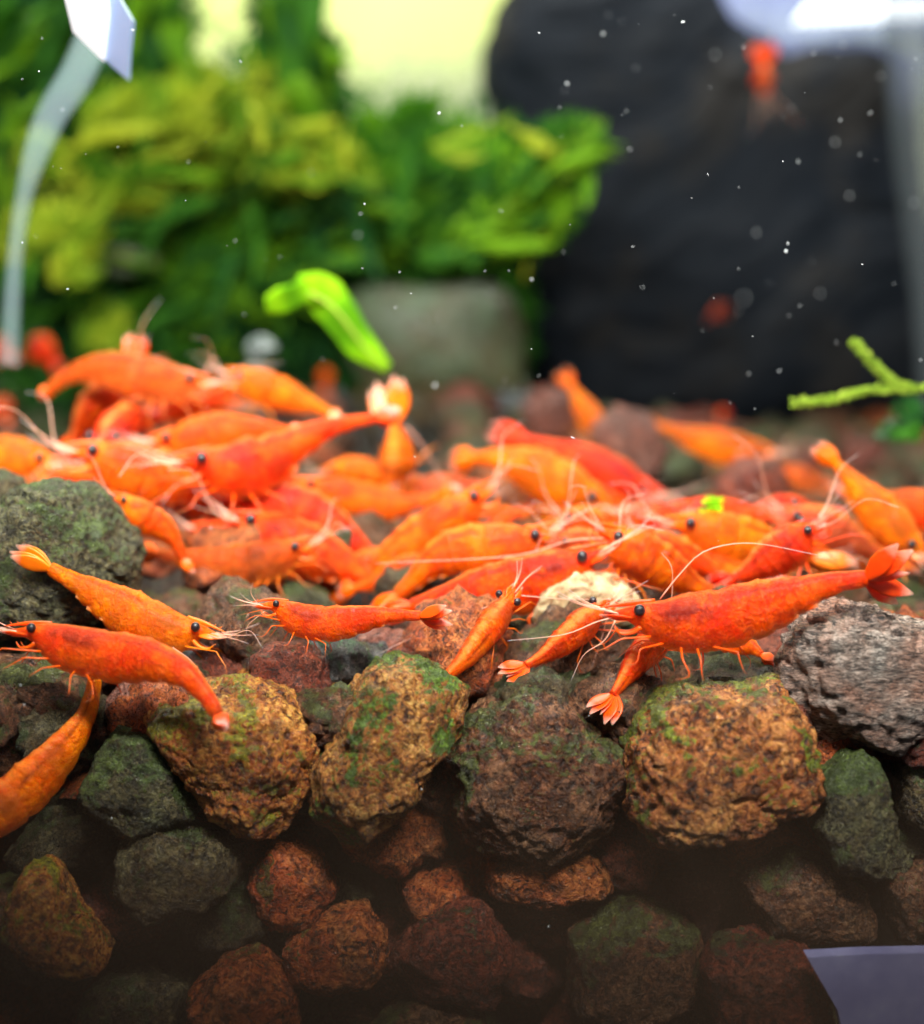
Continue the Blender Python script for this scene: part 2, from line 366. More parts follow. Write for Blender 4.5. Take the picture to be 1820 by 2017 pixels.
# ---------------------------------------------------------------- stones
import bmesh
_ico = {}
def ico(sub):
    if sub not in _ico:
        bm = bmesh.new(); bmesh.ops.create_icosphere(bm, subdivisions=sub, radius=1.0)
        V = np.array([v.co[:] for v in bm.verts]); F = [[v.index for v in f.verts] for f in bm.faces]; bm.free()
        _ico[sub] = (V, F)
    return _ico[sub]
def rough(V, seed, size, amp=1.0, cut=(.60, .92)):
    rs = np.random.default_rng(int(abs(seed) * 1000) + 5); c = V.mean(0); V = V.copy()
    for q in range(9):
        nn = norm(rs.normal(size=3)); e = (V - c) @ nn; lim = e.max() * rs.uniform(*cut)
        V = V - np.maximum(e - lim, 0)[:, None] * nn * .9
    out = V.copy()
    o = Vector((seed * 3.7, seed * 1.3, seed * 2.1)); H = mn.hetero_terrain
    k = 1.0 / size
    for i, p in enumerate(V):
        q = Vector(p - c) * k
        d = 0.16 * mn.noise(q * 1.1 + o) + 0.13 * mn.noise(q * 2.4 + o) + 0.075 * abs(mn.noise(q * 5.5 + o)) * 2 - 0.05
        d += 0.055 * mn.noise(q * 11 + o) + 0.035 * mn.noise(q * 23 + o)
        v5 = mn.voronoi(q * 4.2 + o)[0][0]
        if v5 < 0.30: d -= (0.30 - v5) * 0.5
        d += 0.10 * (0.5 - mn.voronoi(q * 1.6 + o)[0][0])
        cr = abs(mn.noise(q * 1.7 + o * 2)) if cut[0] < .95 else 1; d -= max(0, .05 - cr) * 2.2
        n = Vector(p - c).normalized()
        out[i] = p + np.array(n) * (d * size * amp)
    return out
def poly_radius(poly, cx, cy_):
    a = []
    n = len(poly)
    segs = [(np.array(poly[i], float) - (cx, cy_), np.array(poly[(i + 1) % n], float) - (cx, cy_)) for i in range(n)]
    def R(th):
        dx, dy = math.cos(th), math.sin(th); best = 0
        for A, B in segs:
            e = B - A; den = dx * e[1] - dy * e[0]
            if abs(den) < 1e-9: continue
            t = (A[0] * e[1] - A[1] * e[0]) / den; u = (A[0] * dy - A[1] * dx) / den
            if t > 0 and -1e-6 <= u <= 1 + 1e-6: best = max(best, t)
        return best
    ths = np.linspace(-math.pi, math.pi, 181); r = np.array([R(t) for t in ths]); r[r == 0] = r[r > 0].mean()
    r = np.convolve(np.r_[r[-4:-1], r, r[1:4]], np.ones(7) / 7, 'valid')
    r = np.maximum(r, 0)
    return lambda th: np.interp(th, ths, r)
def outline_stone(label, mat, poly, d, thick=0.8, sub=5, amp=0.55, boxy=0.52, name='lava_stone', cat='stone', group='large stones at the front of the gravel', seed=None, kind=None):
    cx = sum(p[0] for p in poly) / len(poly); cy_ = sum(p[1] for p in poly) / len(poly)
    R = poly_radius(poly, cx, cy_); V, F = ico(sub)
    th = np.arctan2(-V[:, 2], V[:, 0]); r = R(th) * cpp(d) * (1.09 if amp > .3 else 1.0); rm = r.mean()
    lat = np.sqrt(V[:, 0] ** 2 + V[:, 2] ** 2); lat2 = lat ** boxy
    q = np.stack([np.cos(th) * lat2 * r, np.sign(V[:, 1]) * np.abs(V[:, 1]) ** 0.85 * rm * thick, -np.sin(th) * lat2 * r], 1)
    q = rough(q, (seed if seed is not None else cx * 0.013 + cy_ * 0.007), rm, amp, (.84, .97) if amp > .3 else (1, 1.01))
    c = P(cx, cy_, d); o = mesh_obj(name, q + c, F, M[mat], base=c)
    if kind: o['kind'] = kind
    else: tag(o, label, cat, group)
    return o
STONES = [
 ('large dark green algae covered stone at the left edge under the shrimp crowd', 'moss', [(-60, 1010), (30, 975), (110, 955), (170, 962), (215, 995), (262, 1060), (272, 1110), (258, 1180), (180, 1235), (60, 1245), (-60, 1240)], 11.6, 0.8, 6),
 ('broad golden orange lava stone left of the narrow black gap', 'gold', [(285, 1400), (330, 1360), (440, 1342), (560, 1348), (615, 1400), (632, 1450), (610, 1550), (560, 1625), (500, 1650), (430, 1600), (370, 1520)], 10.2, 0.75, 6),
 ('two lobed golden lava stone with green algae on top right of the black gap', 'goldgreen', [(648, 1410), (690, 1350), (760, 1292), (840, 1300), (905, 1350), (928, 1420), (860, 1490), (820, 1570), (750, 1620), (665, 1685), (618, 1600), (618, 1500)], 10.2, 0.8, 6),
 ('large murky green brown stone in the middle of the front row', 'brown', [(925, 1400), (1000, 1338), (1090, 1352), (1150, 1430), (1225, 1450), (1240, 1560), (1200, 1650), (1090, 1700), (960, 1680), (890, 1600), (870, 1490)], 10.35, 0.7, 6),
 ('square orange lava stone with yellow green patches below the big red shrimp', 'mottled', [(1238, 1460), (1290, 1380), (1400, 1352), (1530, 1345), (1588, 1420), (1606, 1560), (1500, 1632), (1310, 1662), (1232, 1615)], 10.1, 0.8, 6),
 ('pale grey layered stone at the right edge beneath the red shrimp tail', 'grey', [(1532, 1290), (1590, 1215), (1655, 1163), (1720, 1192), (1810, 1225), (1930, 1260), (1930, 1420), (1720, 1490), (1590, 1440), (1545, 1370)], 10.35, 0.7, 6),
 ('pointed green filmed stone below the grey stone at the lower right', 'moss', [(1598, 1520), (1680, 1468), (1725, 1500), (1762, 1640), (1740, 1730), (1640, 1710), (1600, 1620)], 9.95, 0.8, 5),
 ('brownish green stone cut by the right edge below the grey stone', 'olive', [(1755, 1490), (1860, 1450), (1900, 1560), (1850, 1660), (1780, 1610)], 10.3, 0.8, 5),
 ('dark green stone under the golden stone on the left', 'moss', [(195, 1475), (245, 1420), (305, 1428), (375, 1520), (400, 1600), (270, 1660), (160, 1570)], 10.15, 0.8, 5),
 ('dark brown lava stone at the left edge under the pale headed shrimp', 'brown', [(-60, 1320), (60, 1290), (180, 1350), (205, 1430), (110, 1510), (-60, 1540)], 10.7, 0.7, 5),
 ('small dusky pink lava stone between the brown stone and the golden stone', 'pink', [(205, 1380), (250, 1338), (300, 1362), (300, 1410), (250, 1440), (205, 1425)], 10.5, 0.9, 5),
 ('flat orange brown stone lying on top of the golden stone', 'gold', [(462, 1325), (540, 1298), (630, 1308), (688, 1345), (650, 1390), (560, 1372), (480, 1352)], 10.9, 0.9, 5),
 ('blue grey stone behind the tail of the left shrimp', 'slate', [(365, 1285), (440, 1268), (505, 1290), (500, 1340), (400, 1350)], 11.2, 0.9, 4),
 ('small pale green tipped stone under the small shrimp', 'slate', [(555, 1272), (610, 1262), (665, 1300), (650, 1325), (580, 1305)], 11.0, 0.9, 4),
 ('reddish brown stone under the small shrimp with the raised tail', 'pink', [(640, 1262), (740, 1240), (850, 1255), (870, 1290), (780, 1320), (680, 1325)], 11.4, 0.8, 5),
 ('dark olive stone between the golden stones and the orange shrimp tails', 'olive', [(840, 1232), (940, 1215), (1010, 1290), (960, 1370), (870, 1340)], 11.4, 0.8, 5),
 ('ochre and rust coloured knobbly stone alone at the lower left', 'gold', [(62, 1692), (112, 1698), (150, 1780), (192, 1838), (222, 1900), (160, 1925), (80, 1905), (8, 1850), (20, 1765)], 9.75, 0.8, 5),
 ('big dull olive stone in the shade right of the ochre stone', 'olive', [(235, 1670), (320, 1600), (440, 1630), (492, 1710), (420, 1780), (290, 1810), (228, 1750)], 10.1, 0.8, 5),
 ('dim rust stone below the black gap', 'rust', [(490, 1730), (540, 1655), (630, 1668), (665, 1750), (610, 1830), (520, 1830)], 10.25, 0.8, 5),
 ('rust coloured porous stone with a dark hollow near the bottom', 'rust', [(560, 1850), (640, 1800), (720, 1778), (772, 1860), (745, 1935), (650, 1955), (570, 1930)], 10.1, 0.8, 5),
 ('smooth rust stone cut by the bottom edge left of centre', 'rust', [(370, 1960), (440, 1885), (520, 1862), (582, 1920), (595, 2040), (470, 2090), (375, 2050)], 9.9, 0.9, 5),
 ('dark red crumbly stone near the bottom centre', 'darkred', [(765, 1880), (850, 1790), (950, 1765), (1015, 1870), (970, 1980), (830, 1965)], 10.1, 0.8, 5),
 ('reddish stone beside the lavender corner at the lower right', 'darkred', [(1370, 1865), (1480, 1838), (1580, 1850), (1622, 1925), (1640, 2020), (1500, 2080), (1400, 2010)], 9.9, 0.8, 5),
 ('shaded amber brown stone just below the murky middle stone', 'rust', [(950, 1680), (1060, 1665), (1180, 1690), (1210, 1750), (1080, 1790), (960, 1760)], 10.35, 0.8, 5),
 ('nearly black olive stone left of the reddish lower right stone', 'brown', [(1120, 1830), (1240, 1760), (1360, 1800), (1370, 1960), (1250, 2050), (1120, 1980)], 10.2, 0.8, 5),
 ('dark brown stone in the shade below the pointed green stone', 'brown', [(1450, 1700), (1560, 1660), (1700, 1740), (1720, 1840), (1600, 1850), (1470, 1820)], 10.2, 0.8, 5),
 ('dark olive stone at the bottom left between ochre and rust stones', 'olive', [(130, 1980), (260, 1900), (370, 1930), (360, 2050), (200, 2080)], 10.2, 0.8, 5),
 ('grey brown stone at the bottom edge under the dark red stone', 'brown', [(700, 2010), (820, 1965), (950, 1990), (990, 2080), (760, 2100)], 10.0, 0.8, 4),
 ('long dark slate stone at the right edge above the lavender corner', 'brown', [(1730, 1700), (1840, 1660), (1930, 1740), (1930, 1880), (1760, 1850)], 10.4, 0.8, 5),
 ('dark lump of lava behind the green stone at the left edge', 'olive', [(-60, 950), (0, 925), (40, 945), (60, 985), (0, 1010), (-60, 1010)], 12.4, 0.9, 5),
 ('brownish pink round lava stone behind the upright small shrimp', 'pink', [(1030, 800), (1075, 762), (1125, 775), (1150, 830), (1110, 870), (1045, 865)], 21, 0.9, 4),
 ('large brownish pink lava stone behind the scarlet shrimp', 'pink', [(1165, 850), (1215, 805), (1275, 815), (1310, 880), (1290, 960), (1190, 930)], 18.5, 0.9, 5),
 ('dusky round stone between the scarlet shrimp and the far right shrimps', 'darkred', [(1410, 950), (1460, 900), (1530, 905), (1550, 970), (1500, 1010), (1420, 1000)], 16.5, 0.9, 4),
]
for k, s in enumerate(STONES):
    if len(s) > 5: outline_stone(s[0], s[1], s[2], s[3], s[4], s[5], seed=1.3 + k * 0.77)

# loose stones of the bed: parts of the gravel bed, shared shapes
protos = {}
kinds = ['olive', 'brown', 'moss', 'darkred', 'pink', 'slate', 'rust', 'grey']
def proto(i, sub, mat):
    key = (i, sub, mat)
    if key not in protos:
        V, F = ico(sub); s = np.array([1.0, 0.75 + 0.05 * (i % 5), 0.62 + 0.06 * (i % 4)])
        q = rough(V * s, i * 1.9 + 40, 1.0, 1.1)
        me = bpy.data.meshes.new('stone'); me.from_pydata((q * CM).tolist(), [], F); me.polygons.foreach_set('use_smooth', [True] * len(me.polygons)); me.materials.append(M[mat])
        protos[key] = me
    return protos[key]
def bed_stone(p, r, sub, mat):
    o = bpy.data.objects.new('stone', proto(random.randrange(6), sub, mat)); COL.objects.link(o)
    o.parent = bed; o.location = Vector(p) * CM; o.scale = (r,) * 3
    o.rotation_euler = (random.uniform(-.6, .6), random.uniform(-.6, .6), random.uniform(0, 6.3))
near = []; far = []; packed = []
W_ = [4, 5, 4, 4, 1.2, .5, 1.8, 0.2]
yy = 1.5
while yy < 31.5:
    step = 0.95 if yy < 7 else (1.2 if yy < 14 else 1.45)
    half = (yy + 9) * 0.37 + 0.4
    xx = -half + random.uniform(0, step)
    while xx < half:
        r = random.uniform(0.38, 0.62) * (1 if yy < 14 else 1.25)
        px = xx + random.uniform(-.2, .2); py = yy + random.uniform(-.25, .25)
        pz = float(ground(px, py)) - (0.36 if yy > 2.6 else .58) + random.uniform(-0.2, 0.10)
        (near if yy < 10.5 else far).append((px, py, pz, r, random.choices(kinds, W_)[0]))
        xx += step * random.uniform(0.9, 1.1)
    yy += step * 0.86
for row in range(7):
    for lay in range(2):
        z = -0.5 - row * 0.58 + lay * .2
        x = -4.4 + 0.5 * ((row + lay) % 2)
        while x < (4.4 if row < 4 else 3.1):
            packed.append((x + random.uniform(-.15, .15), 1.75 + lay * 0.62 + random.uniform(-.2, .1), z + random.uniform(-.14, .14), random.uniform(.46, .70), random.choices(kinds, [5, 6, 2, 5, 1, 1, 3, .1])[0]))
            x += 0.98
budget = 300 - len(near) - len(packed)
for p in packed + near: bed_stone(p[:3], p[3], 4, p[4])
for p in far[:max(0, budget)]: bed_stone(p[:3], p[3], 3, p[4])
for mat in kinds:
    parts = []
    for p in far[max(0, budget):]:
        if p[4] != mat: continue
        V_, F_2 = ico(3); V3 = rough(V_ * np.array([1, .85, .7]), p[0] * 7 + p[1], 1.0, 1.0) * p[3] + np.array(p[:3]); parts.append((V3, F_2))
    if parts:
        V3, F3 = join(parts); o = mesh_obj('far_gravel', V3, F3, M[mat], bed); o['kind'] = 'stuff'
print('stones', len(near), len(packed), len(far))

# ---------------------------------------------------------------- shrimps
PROF_T = [0, .05, .10, .15, .22, .30, .38, .42, .50, .60, .70, .80, .90, 1.0]
PROF_D = [.05, .17, .33, .50, .72, .88, .92, .88, 1.04, .98, .78, .56, .40, .32]
PROF_V = [.04, .14, .34, .64, .94, 1.06, 1.06, 1.02, 1.08, 1.0, .76, .50, .36, .28]
PROF_W = [.03, .13, .28, .42, .60, .70, .72, .66, .66, .62, .52, .38, .28, .22]
def smooth_interp(t, ys):
    return np.interp(t, PROF_T, ys)
def shrimp(label, col, h, pts, dh, dt, roll=8, flip=False, lod=2, fan=1.0, fan_open=0.5, feel=None, legs=1, both=False, eye=True, ab=.86, group='orange and red shrimps crowding on the gravel'):
    n = 112 if lod == 2 else 50; k = 28 if lod == 2 else 18
    px = catmull([(x, y) for x, y in pts], n); ts = np.linspace(0, 1, n)
    dd = dh + (dt - dh) * ts
    C = np.array([P(px[i, 0], px[i, 1], dd[i]) for i in range(n)])
    dm = (dh + dt) / 2; H = h * (1.12 if dm > 11.5 else 1.02) * cpp(dm)
    Vw = norm(C.mean(0) - CAM)
    T = tangents(C); sg = -1.0 if flip else 1.0
    N0 = np.array([norm(np.cross(t, Vw)) for t in T])
    if N0.mean(0)[2] < 0: N0 = -N0
    N0 = N0 * sg; rr = math.radians(roll)
    N = np.array([norm(math.cos(rr) * N0[i] - math.sin(rr) * Vw) for i in range(n)])
    N = np.array([norm(N[i] - T[i] * N[i].dot(T[i])) for i in range(n)])
    B = np.cross(T, N)
    hd = smooth_interp(ts, PROF_D); hv = smooth_interp(ts, PROF_V); hw = smooth_interp(ts, PROF_W)
    thin = 1 - (1 - ab) * np.clip((ts - .40) / .16, 0, 1); hd = hd * thin; hv = hv * thin; hw = hw * thin
    ker = np.ones(5) / 5
    for a in (hd, hv, hw): a[2:-2] = np.convolve(a, ker, 'valid')
    seg = np.clip((ts - 0.41) / 0.59, 0, 1) * 6.0; ph = seg - np.floor(seg)
    saw = np.where(ts > 0.41, ph, 0.0)
    ring = 1 + np.where(ts > 0.41, 0.055 * (saw ** 3) - 0.012, 0.0)
    ring = np.where((ts > 0.33) & (ts <= 0.41), 1 + .035 * (np.clip((ts - .33) / .08, 0, 1) ** 2), ring)
    vscal = 1 + np.where(ts > 0.41, 0.16 * np.sin(np.pi * saw) ** .6 - 0.08, 0.0)
    th = np.arange(k) / k * 2 * math.pi
    cs, sn = np.cos(th), np.sin(th)
    rings = np.zeros((n, k, 3)); seed = pts[0][0] * 0.01 + pts[0][1] * 0.013
    for i in range(n):
        up = np.where(cs > 0, hd[i] * np.sign(cs) * np.abs(cs) ** 0.95, hv[i] * vscal[i] * -np.abs(cs) ** 1.05) * H * ring[i]
        sd = sn * hw[i] * H * ring[i] * np.where(cs < 0, 1 - 0.25 * cs ** 2, 1 - 0.12 * cs ** 2)
        wob = 1 + 0.05 * mn.noise(Vector((ts[i] * 12, seed, 3.0))) + 0.03 * mn.noise(Vector((ts[i] * 43, seed, 9.0)))
        rings[i] = C[i] + (up[:, None] * N[i] + sd[:, None] * B[i]) * wob
    V, F = ringmesh(rings)
    al = np.repeat(ts, k); dz = np.tile((cs + 1) / 2, n); la = np.tile(np.abs(sn), n); sgm = np.repeat(np.where(ts > 0.41, saw, 0), k)
    c0 = C[n // 2] - N[n // 2] * H
    t = thing('shrimp', label, 'shrimp', c0, group)
    mesh_obj('body', V, F, M['s_' + col], t, attrs={'along': al, 'dorsal': dz, 'lateral': la, 'seg': sgm})
    at = lambda u: min(n - 1, max(0, int(round(u * (n - 1)))))
    fm, lm = M['f_' + col], M['l_' + col]
    rnd = random.Random(int(pts[0][0] * 7 + pts[0][1]))
    # eyes on short stalks
    if eye:
        i = at(0.115)
        for s in (-1, 1):
            e = C[i] + N[i] * H * 0.22 + B[i] * s * H * (0.40 if roll < 45 else 0.50) - T[i] * H * 0.05
            Vs, Fs = ico(3 if lod == 2 else 2)
            eo = mesh_obj('eye', Vs * H * 0.185 * np.array([1, 1, 1.08]) + e, Fs, M['eye'], t)
            if lod == 2:
                Vt, Ft = tube([C[i] + N[i] * H * 0.08 + B[i] * s * H * 0.12 + T[i] * H * .1, e], [H * .10, H * .13], 8, 5)
                mesh_obj('eye_stalk', Vt, Ft, fm, t, attrs={'along': np.full(len(Vt), .2)})
    # rostrum: a toothed blade on the brow
    if lod >= 1:
        i, j = at(0.16), 0
        tip = C[0] - T[0] * H * 0.30 + N[0] * H * 0.05
        Vr, Fr, ur = blade([C[i] + N[i] * H * .52, C[at(.08)] + N[at(.08)] * H * .36, tip + N[0] * H * 0.10], [H * .10, H * .085, H * .015], N[at(.08)], H * .03, 10, 6)
        tooth = [(Vr, Fr)]
        for q in range(5):
            b0 = C[at(.13)] * (1 - q / 5) + tip * (q / 5) + N[at(.1)] * H * (.44 - .26 * q / 5)
            tooth.append(tube([b0, b0 + N[3] * H * .09 - T[3] * H * .10], [H * .028, H * .004], 4, 3))
        Vr, Fr = join(tooth); mesh_obj('rostrum', Vr, Fr, fm, t, attrs={'along': np.full(len(Vr), .35)})
        # antennal scales and the little feelers
        for s in (-1, 1):
            b0 = C[at(.10)] + B[at(.1)] * s * H * .18 - N[at(.1)] * H * .12
            e0 = C[0] - T[0] * H * .32 + B[0] * s * H * .22 - N[0] * H * .06
            Vb, Fb, ub = blade([b0, (b0 + e0) / 2 + B[0] * s * H * .08, e0], [H * .08, H * .15, H * .03], B[0] * .6 + N[0] * .8, H * .025, 10, 8)
            mesh_obj('antennal_scale', Vb, Fb, fm, t, attrs={'along': ub})
            for q in range(2):
                L = H * rnd.uniform(1.1, 1.9); up_ = rnd.uniform(-.2, .7)
                Vt, Ft = tube([C[at(.04)] + B[0] * s * H * .07, C[0] - T[0] * L * .5 + N[0] * H * up_ * .5 + B[0] * s * H * .2, C[0] - T[0] * L + N[0] * H * up_ * 1.3 + B[0] * s * H * .5], [H * .035, H * .018, H * .006], 5, 10)
                mesh_obj('antennule', Vt, Ft, M['feeler'], t, attrs={'along': np.repeat(np.linspace(0, 1, 10), 5)})
    # long antennae
    fl = feel
    if fl is None and lod >= 1:
        fl = []
        for s in (-1, 1):
            L = H * rnd.uniform(3.0, 5.0); u = rnd.uniform(.2, 1.6); b0 = C[at(.06)] - N[0] * H * .05 + B[0] * s * H * .15
            fl.append([b0, b0 - T[0] * H * .9 + B[0] * s * H * .5 + N[0] * H * .1 * u, b0 - T[0] * L * .45 + B[0] * s * H * 1.1 + N[0] * H * u, b0 - T[0] * L * (.5 + .2 * rnd.random()) + B[0] * s * H * 2 + N[0] * H * (u * 1.6 - .8)])
    for f in (fl or []):
        wide = 1.0
        if len(f[0]) == 2: f = [P(q[0], q[1], dh + 0.0) for q in f]
        Vt, Ft = tube(f, [H * .024, H * .016, H * .008], 5, 18)
        mesh_obj('antenna', Vt, Ft, M['feeler'], t, attrs={'along': np.repeat(np.linspace(0, 1, 18), 5)})
    # walking legs
    if legs and lod >= 1:
        for q in range(5):
            u = .17 + .05 * q; i = at(u)
            for s in (-1, 1):
                if s == 1 and lod < 2: continue
                b0 = C[i] - N[i] * H * hv[i] * .80 + B[i] * s * H * .25
                sw = (-1.5 + .62 * q) * H + rnd.uniform(-.35, .35) * H
                k1 = b0 - N[i] * H * rnd.uniform(.15, .35) + T[i] * sw * .75 + B[i] * s * H * rnd.uniform(.3, .7)
                k2 = k1 - N[i] * H * rnd.uniform(.35, .7) + T[i] * (sw * .25 + H * rnd.uniform(-.3, .2)) + B[i] * s * H * .2
                k3 = k2 - N[i] * H * rnd.uniform(.05, .4) + T[i] * H * rnd.uniform(-.5, .3) - B[i] * s * H * .1
                Vt, Ft = tube([b0, (b0 + k1) / 2, k1, k1 * .8 + k2 * .2, k2, k3], [H * .048, H * .038, H * .028, H * .020, H * .006], 6, 12)
                mesh_obj('leg', Vt, Ft, lm, t, attrs={'along': np.repeat(np.linspace(0, 1, 12), 6)})
        for s in (-1, 1):
            i = at(.13); b0 = C[i] - N[i] * H * hv[i] * .7 + B[i] * s * H * .15
            Vt, Ft = tube([b0, b0 - N[i] * H * .22 - T[i] * H * .25, b0 - N[i] * H * .30 - T[i] * H * .62, b0 - N[i] * H * .12 - T[i] * H * .85], [H * .10, H * .08, H * .05, H * .02], 7, 12)
            mesh_obj('mouthpart', Vt, Ft, lm, t, attrs={'along': np.repeat(np.linspace(0, .8, 12), 7)})
        for q in range(5):
            u = .46 + .085 * q; i = at(u)
            for s in (-1, 1):
                if s == 1 and lod < 2: continue
                b0 = C[i] - N[i] * H * hv[i] * .9 + B[i] * s * H * hw[i] * .35
                b0 = b0 + N[i] * H * .30; e0 = b0 - N[i] * H * rnd.uniform(.10, .22) + T[i] * H * .62
                Vb, Fb, ub = blade([b0, (b0 + e0) / 2 - T[i] * H * .05, e0], [H * .16, H * .17, H * .06], T[i], H * .02, 8, 8)
                mesh_obj('swimmeret', Vb, Fb, lm, t, attrs={'along': ub})
    # tail fan: telson and two pairs of blades
    Te, Ne, Be = T[-1], N[-1], B[-1]; L = H * 1.75 * fan
    for (sp, ln, wd) in ((0, .80, .17), (-1, 1.0, .33), (1, 1.0, .33), (-2, .93, .34), (2, .93, .34)):
        dirn = norm(Te + Be * sp * .21 * fan_open + Ne * (sp * (.30 if roll < 45 else .1) * fan_open))
        b0 = C[-1] - Te * H * .08 + Be * sp * H * .05
        e0 = b0 + dirn * L * ln
        side = norm(np.cross(dirn, norm(Ne * .4 + Be * .9) if roll < 45 else norm(Ne * .9 + Be * .3)))
        Vb, Fb, ub = blade([b0, (b0 + e0) / 2 + Be * sp * H * .03, e0], [H * .10, H * wd * .7, H * wd, H * wd * .95, H * wd * .6, H * wd * .12], side, H * .035, 14, 10)
        mesh_obj('telson' if sp == 0 else 'tail_blade', Vb, Fb, fm, t, attrs={'along': ub})
    return t

S = shrimp
S('big bright red shrimp in profile at the right with large black eye and spread tail', 'red', 62, [(1200, 1207), (1262, 1212), (1330, 1222), (1430, 1213), (1540, 1183), (1640, 1150), (1708, 1140)], 10.15, 9.9, fan_open=1.7, fan=1.0,
  feel=[[(1215, 1215), (1175, 1225), (1110, 1250), (1000, 1262)], [(1212, 1222), (1190, 1262), (1150, 1290), (1125, 1340)], [(1300, 1180), (1340, 1130), (1390, 1085), (1480, 1070), (1610, 1093)]])
S('orange red shrimp in profile on the left, its arched back crossing the golden stone', 'orangered', 52, [(20, 1242), (80, 1250), (150, 1275), (230, 1292), (300, 1302), (362, 1328), (405, 1372), (428, 1408)], 10.1, 9.45, fan=.45, fan_open=.3,
  feel=[[(30, 1245), (0, 1238), (-40, 1240)], [(340, 1275), (385, 1312), (430, 1400)]])
S('amber shrimp lying slantwise behind the left shrimp, tail up over the green stone', 'amber', 50, [(428, 1250), (385, 1243), (330, 1240), (270, 1214), (205, 1180), (145, 1146), (98, 1120)], 10.8, 10.9, fan=1.0, fan_open=.3)
S('blurred amber shrimp in the lower left corner, tail end up', 'amber', 62, [(-150, 1680), (-60, 1625), (0, 1590), (60, 1545), (120, 1482), (170, 1410), (190, 1330)], 9.35, 10.3, roll=40, fan=.1, eye=False, legs=0)
S('small salmon shrimp with pale outline in the middle, tail raised on brown stone', 'orangered', 36, [(508, 1192), (548, 1196), (600, 1220), (660, 1226), (720, 1218), (780, 1212), (828, 1214)], 10.6, 10.5, fan=1.1, fan_open=.8,
  feel=[[(515, 1198), (495, 1170), (498, 1148)], [(520, 1205), (490, 1230), (485, 1250)]])
S('orange shrimp seen from above between the olive and golden stones, head up', 'orange', 42, [(1015, 1160), (998, 1188), (965, 1235), (925, 1288), (888, 1325), (862, 1345)], 11.0, 10.3, roll=72, fan=.95, fan_open=1.1,
  feel=[[(1012, 1172), (1120, 1180), (1250, 1180)], [(990, 1188), (900, 1215), (720, 1300)]])
S('orange shrimp seen from above right of it, partly under the white feelers', 'orangered', 44, [(1200, 1190), (1165, 1215), (1120, 1255), (1070, 1292), (1035, 1312)], 11.0, 10.6, roll=65, fan=.8, fan_open=.8,
  feel=[[(1175, 1205), (1160, 1250), (1105, 1345)], [(1195, 1195), (1190, 1240), (1160, 1330)]])
S('orange shrimp hanging tail down below the belly of the big red shrimp', 'orangered', 46, [(1330, 1225), (1300, 1255), (1265, 1290), (1232, 1335), (1208, 1370)], 10.75, 10.2, roll=70, fan=.85, fan_open=.95, eye=False)
S('deep orange red shrimp left of the pale food, head to the right', 'red', 54, [(1192, 1082), (1150, 1105), (1085, 1135), (1010, 1152), (930, 1165), (865, 1180), (812, 1195)], 11.7, 11.9, fan=.8, fan_open=.3)
S('orange shrimp above the deep red one, its tail curling down to the left', 'orange', 50, [(1092, 1040), (1045, 1066), (970, 1080), (905, 1085), (855, 1108), (815, 1145), (785, 1172)], 12.4, 12.5, fan=.9, fan_open=.3)
S('plump orange shrimp climbing up to the right, head at the middle', 'orange', 44, [(968, 955), (935, 985), (885, 1022), (825, 1062), (770, 1098), (722, 1128), (690, 1150)], 13.2, 13.3, fan=.9, fan_open=.5)
S('scarlet shrimp with broad sloping back in the middle of the left crowd', 'scarlet', 54, [(455, 978), (520, 995), (585, 1010), (650, 1040), (705, 1078), (738, 1108)], 13.7, 13.6, fan=.6)
S('orange red shrimp with black eye low in the left crowd, body under the scarlet back', 'red', 54, [(462, 1022), (510, 1040), (570, 1068), (640, 1098), (700, 1125), (742, 1155)], 13.2, 13.1, fan=.6)
S('dull brown orange shrimp at the foot of the left crowd', 'brown', 40, [(620, 1066), (560, 1092), (490, 1108), (420, 1108), (360, 1100), (310, 1092)], 12.7, 12.8, fan=.7)
S('small curved shrimp with white back line beside the green stone', 'orange', 30, [(222, 978), (250, 992), (285, 1018), (320, 1040), (345, 1070), (360, 1100)], 12.3, 12.5, fan=.7, roll=15)
S('orange shrimp facing left with a black eye and long snout above the green stone', 'orange', 54, [(140, 888), (185, 898), (250, 920), (320, 938), (390, 948), (450, 960), (500, 975)], 13.4, 13.8, roll=5)
S('red shrimp with abdomen raised high to the right in the left crowd', 'red', 54, [(345, 908), (405, 912), (460, 920), (520, 908), (580, 875), (645, 845), (705, 830), (745, 822)], 13.2, 14.0, fan=.5, ab=.55)
S('red legs and belly of a shrimp crouched under the raised abdomen', 'red', 52, [(360, 985), (410, 975), (460, 962), (520, 955), (580, 975), (625, 1005)], 14.2, 14.2, fan=.6)
S('orange shrimp standing upright with red tail fan on top, right of the left crowd', 'amber', 48, [(775, 955), (780, 925), (785, 890), (780, 855), (775, 830)], 15.0, 15.2, roll=75, fan=1.0, fan_open=1.0, eye=False,
  feel=[[(800, 840), (830, 875), (872, 945)]])
S('translucent brown shrimp arching over the top of the left crowd', 'brown', 40, [(415, 752), (370, 752), (310, 745), (250, 735), (190, 728), (135, 742), (98, 768)], 15.0, 15.2, fan=.4, fan_open=.2,
  feel=[[(400, 745), (420, 705), (440, 735)], [(390, 738), (330, 715), (300, 700)]])
S('red shrimp seen from behind with tail fan sticking up on top of the crowd', 'orangered', 26, [(262, 780), (263, 755), (265, 725), (266, 705)], 15.8, 15.8, roll=75, fan=1.0, fan_open=1.2, lod=1, eye=False)
S('amber shrimp with pale legs at the top right of the left crowd', 'amber', 33, [(448, 735), (490, 748), (535, 768), (585, 788), (622, 802), (648, 815)], 15.4, 15.5, fan=.5)
S('orange red shrimp climbing steeply at the left end of the crowd', 'orangered', 44, [(255, 745), (220, 772), (190, 800), (165, 835), (145, 868)], 15.6, 15.7, roll=50, fan=.6, eye=False)
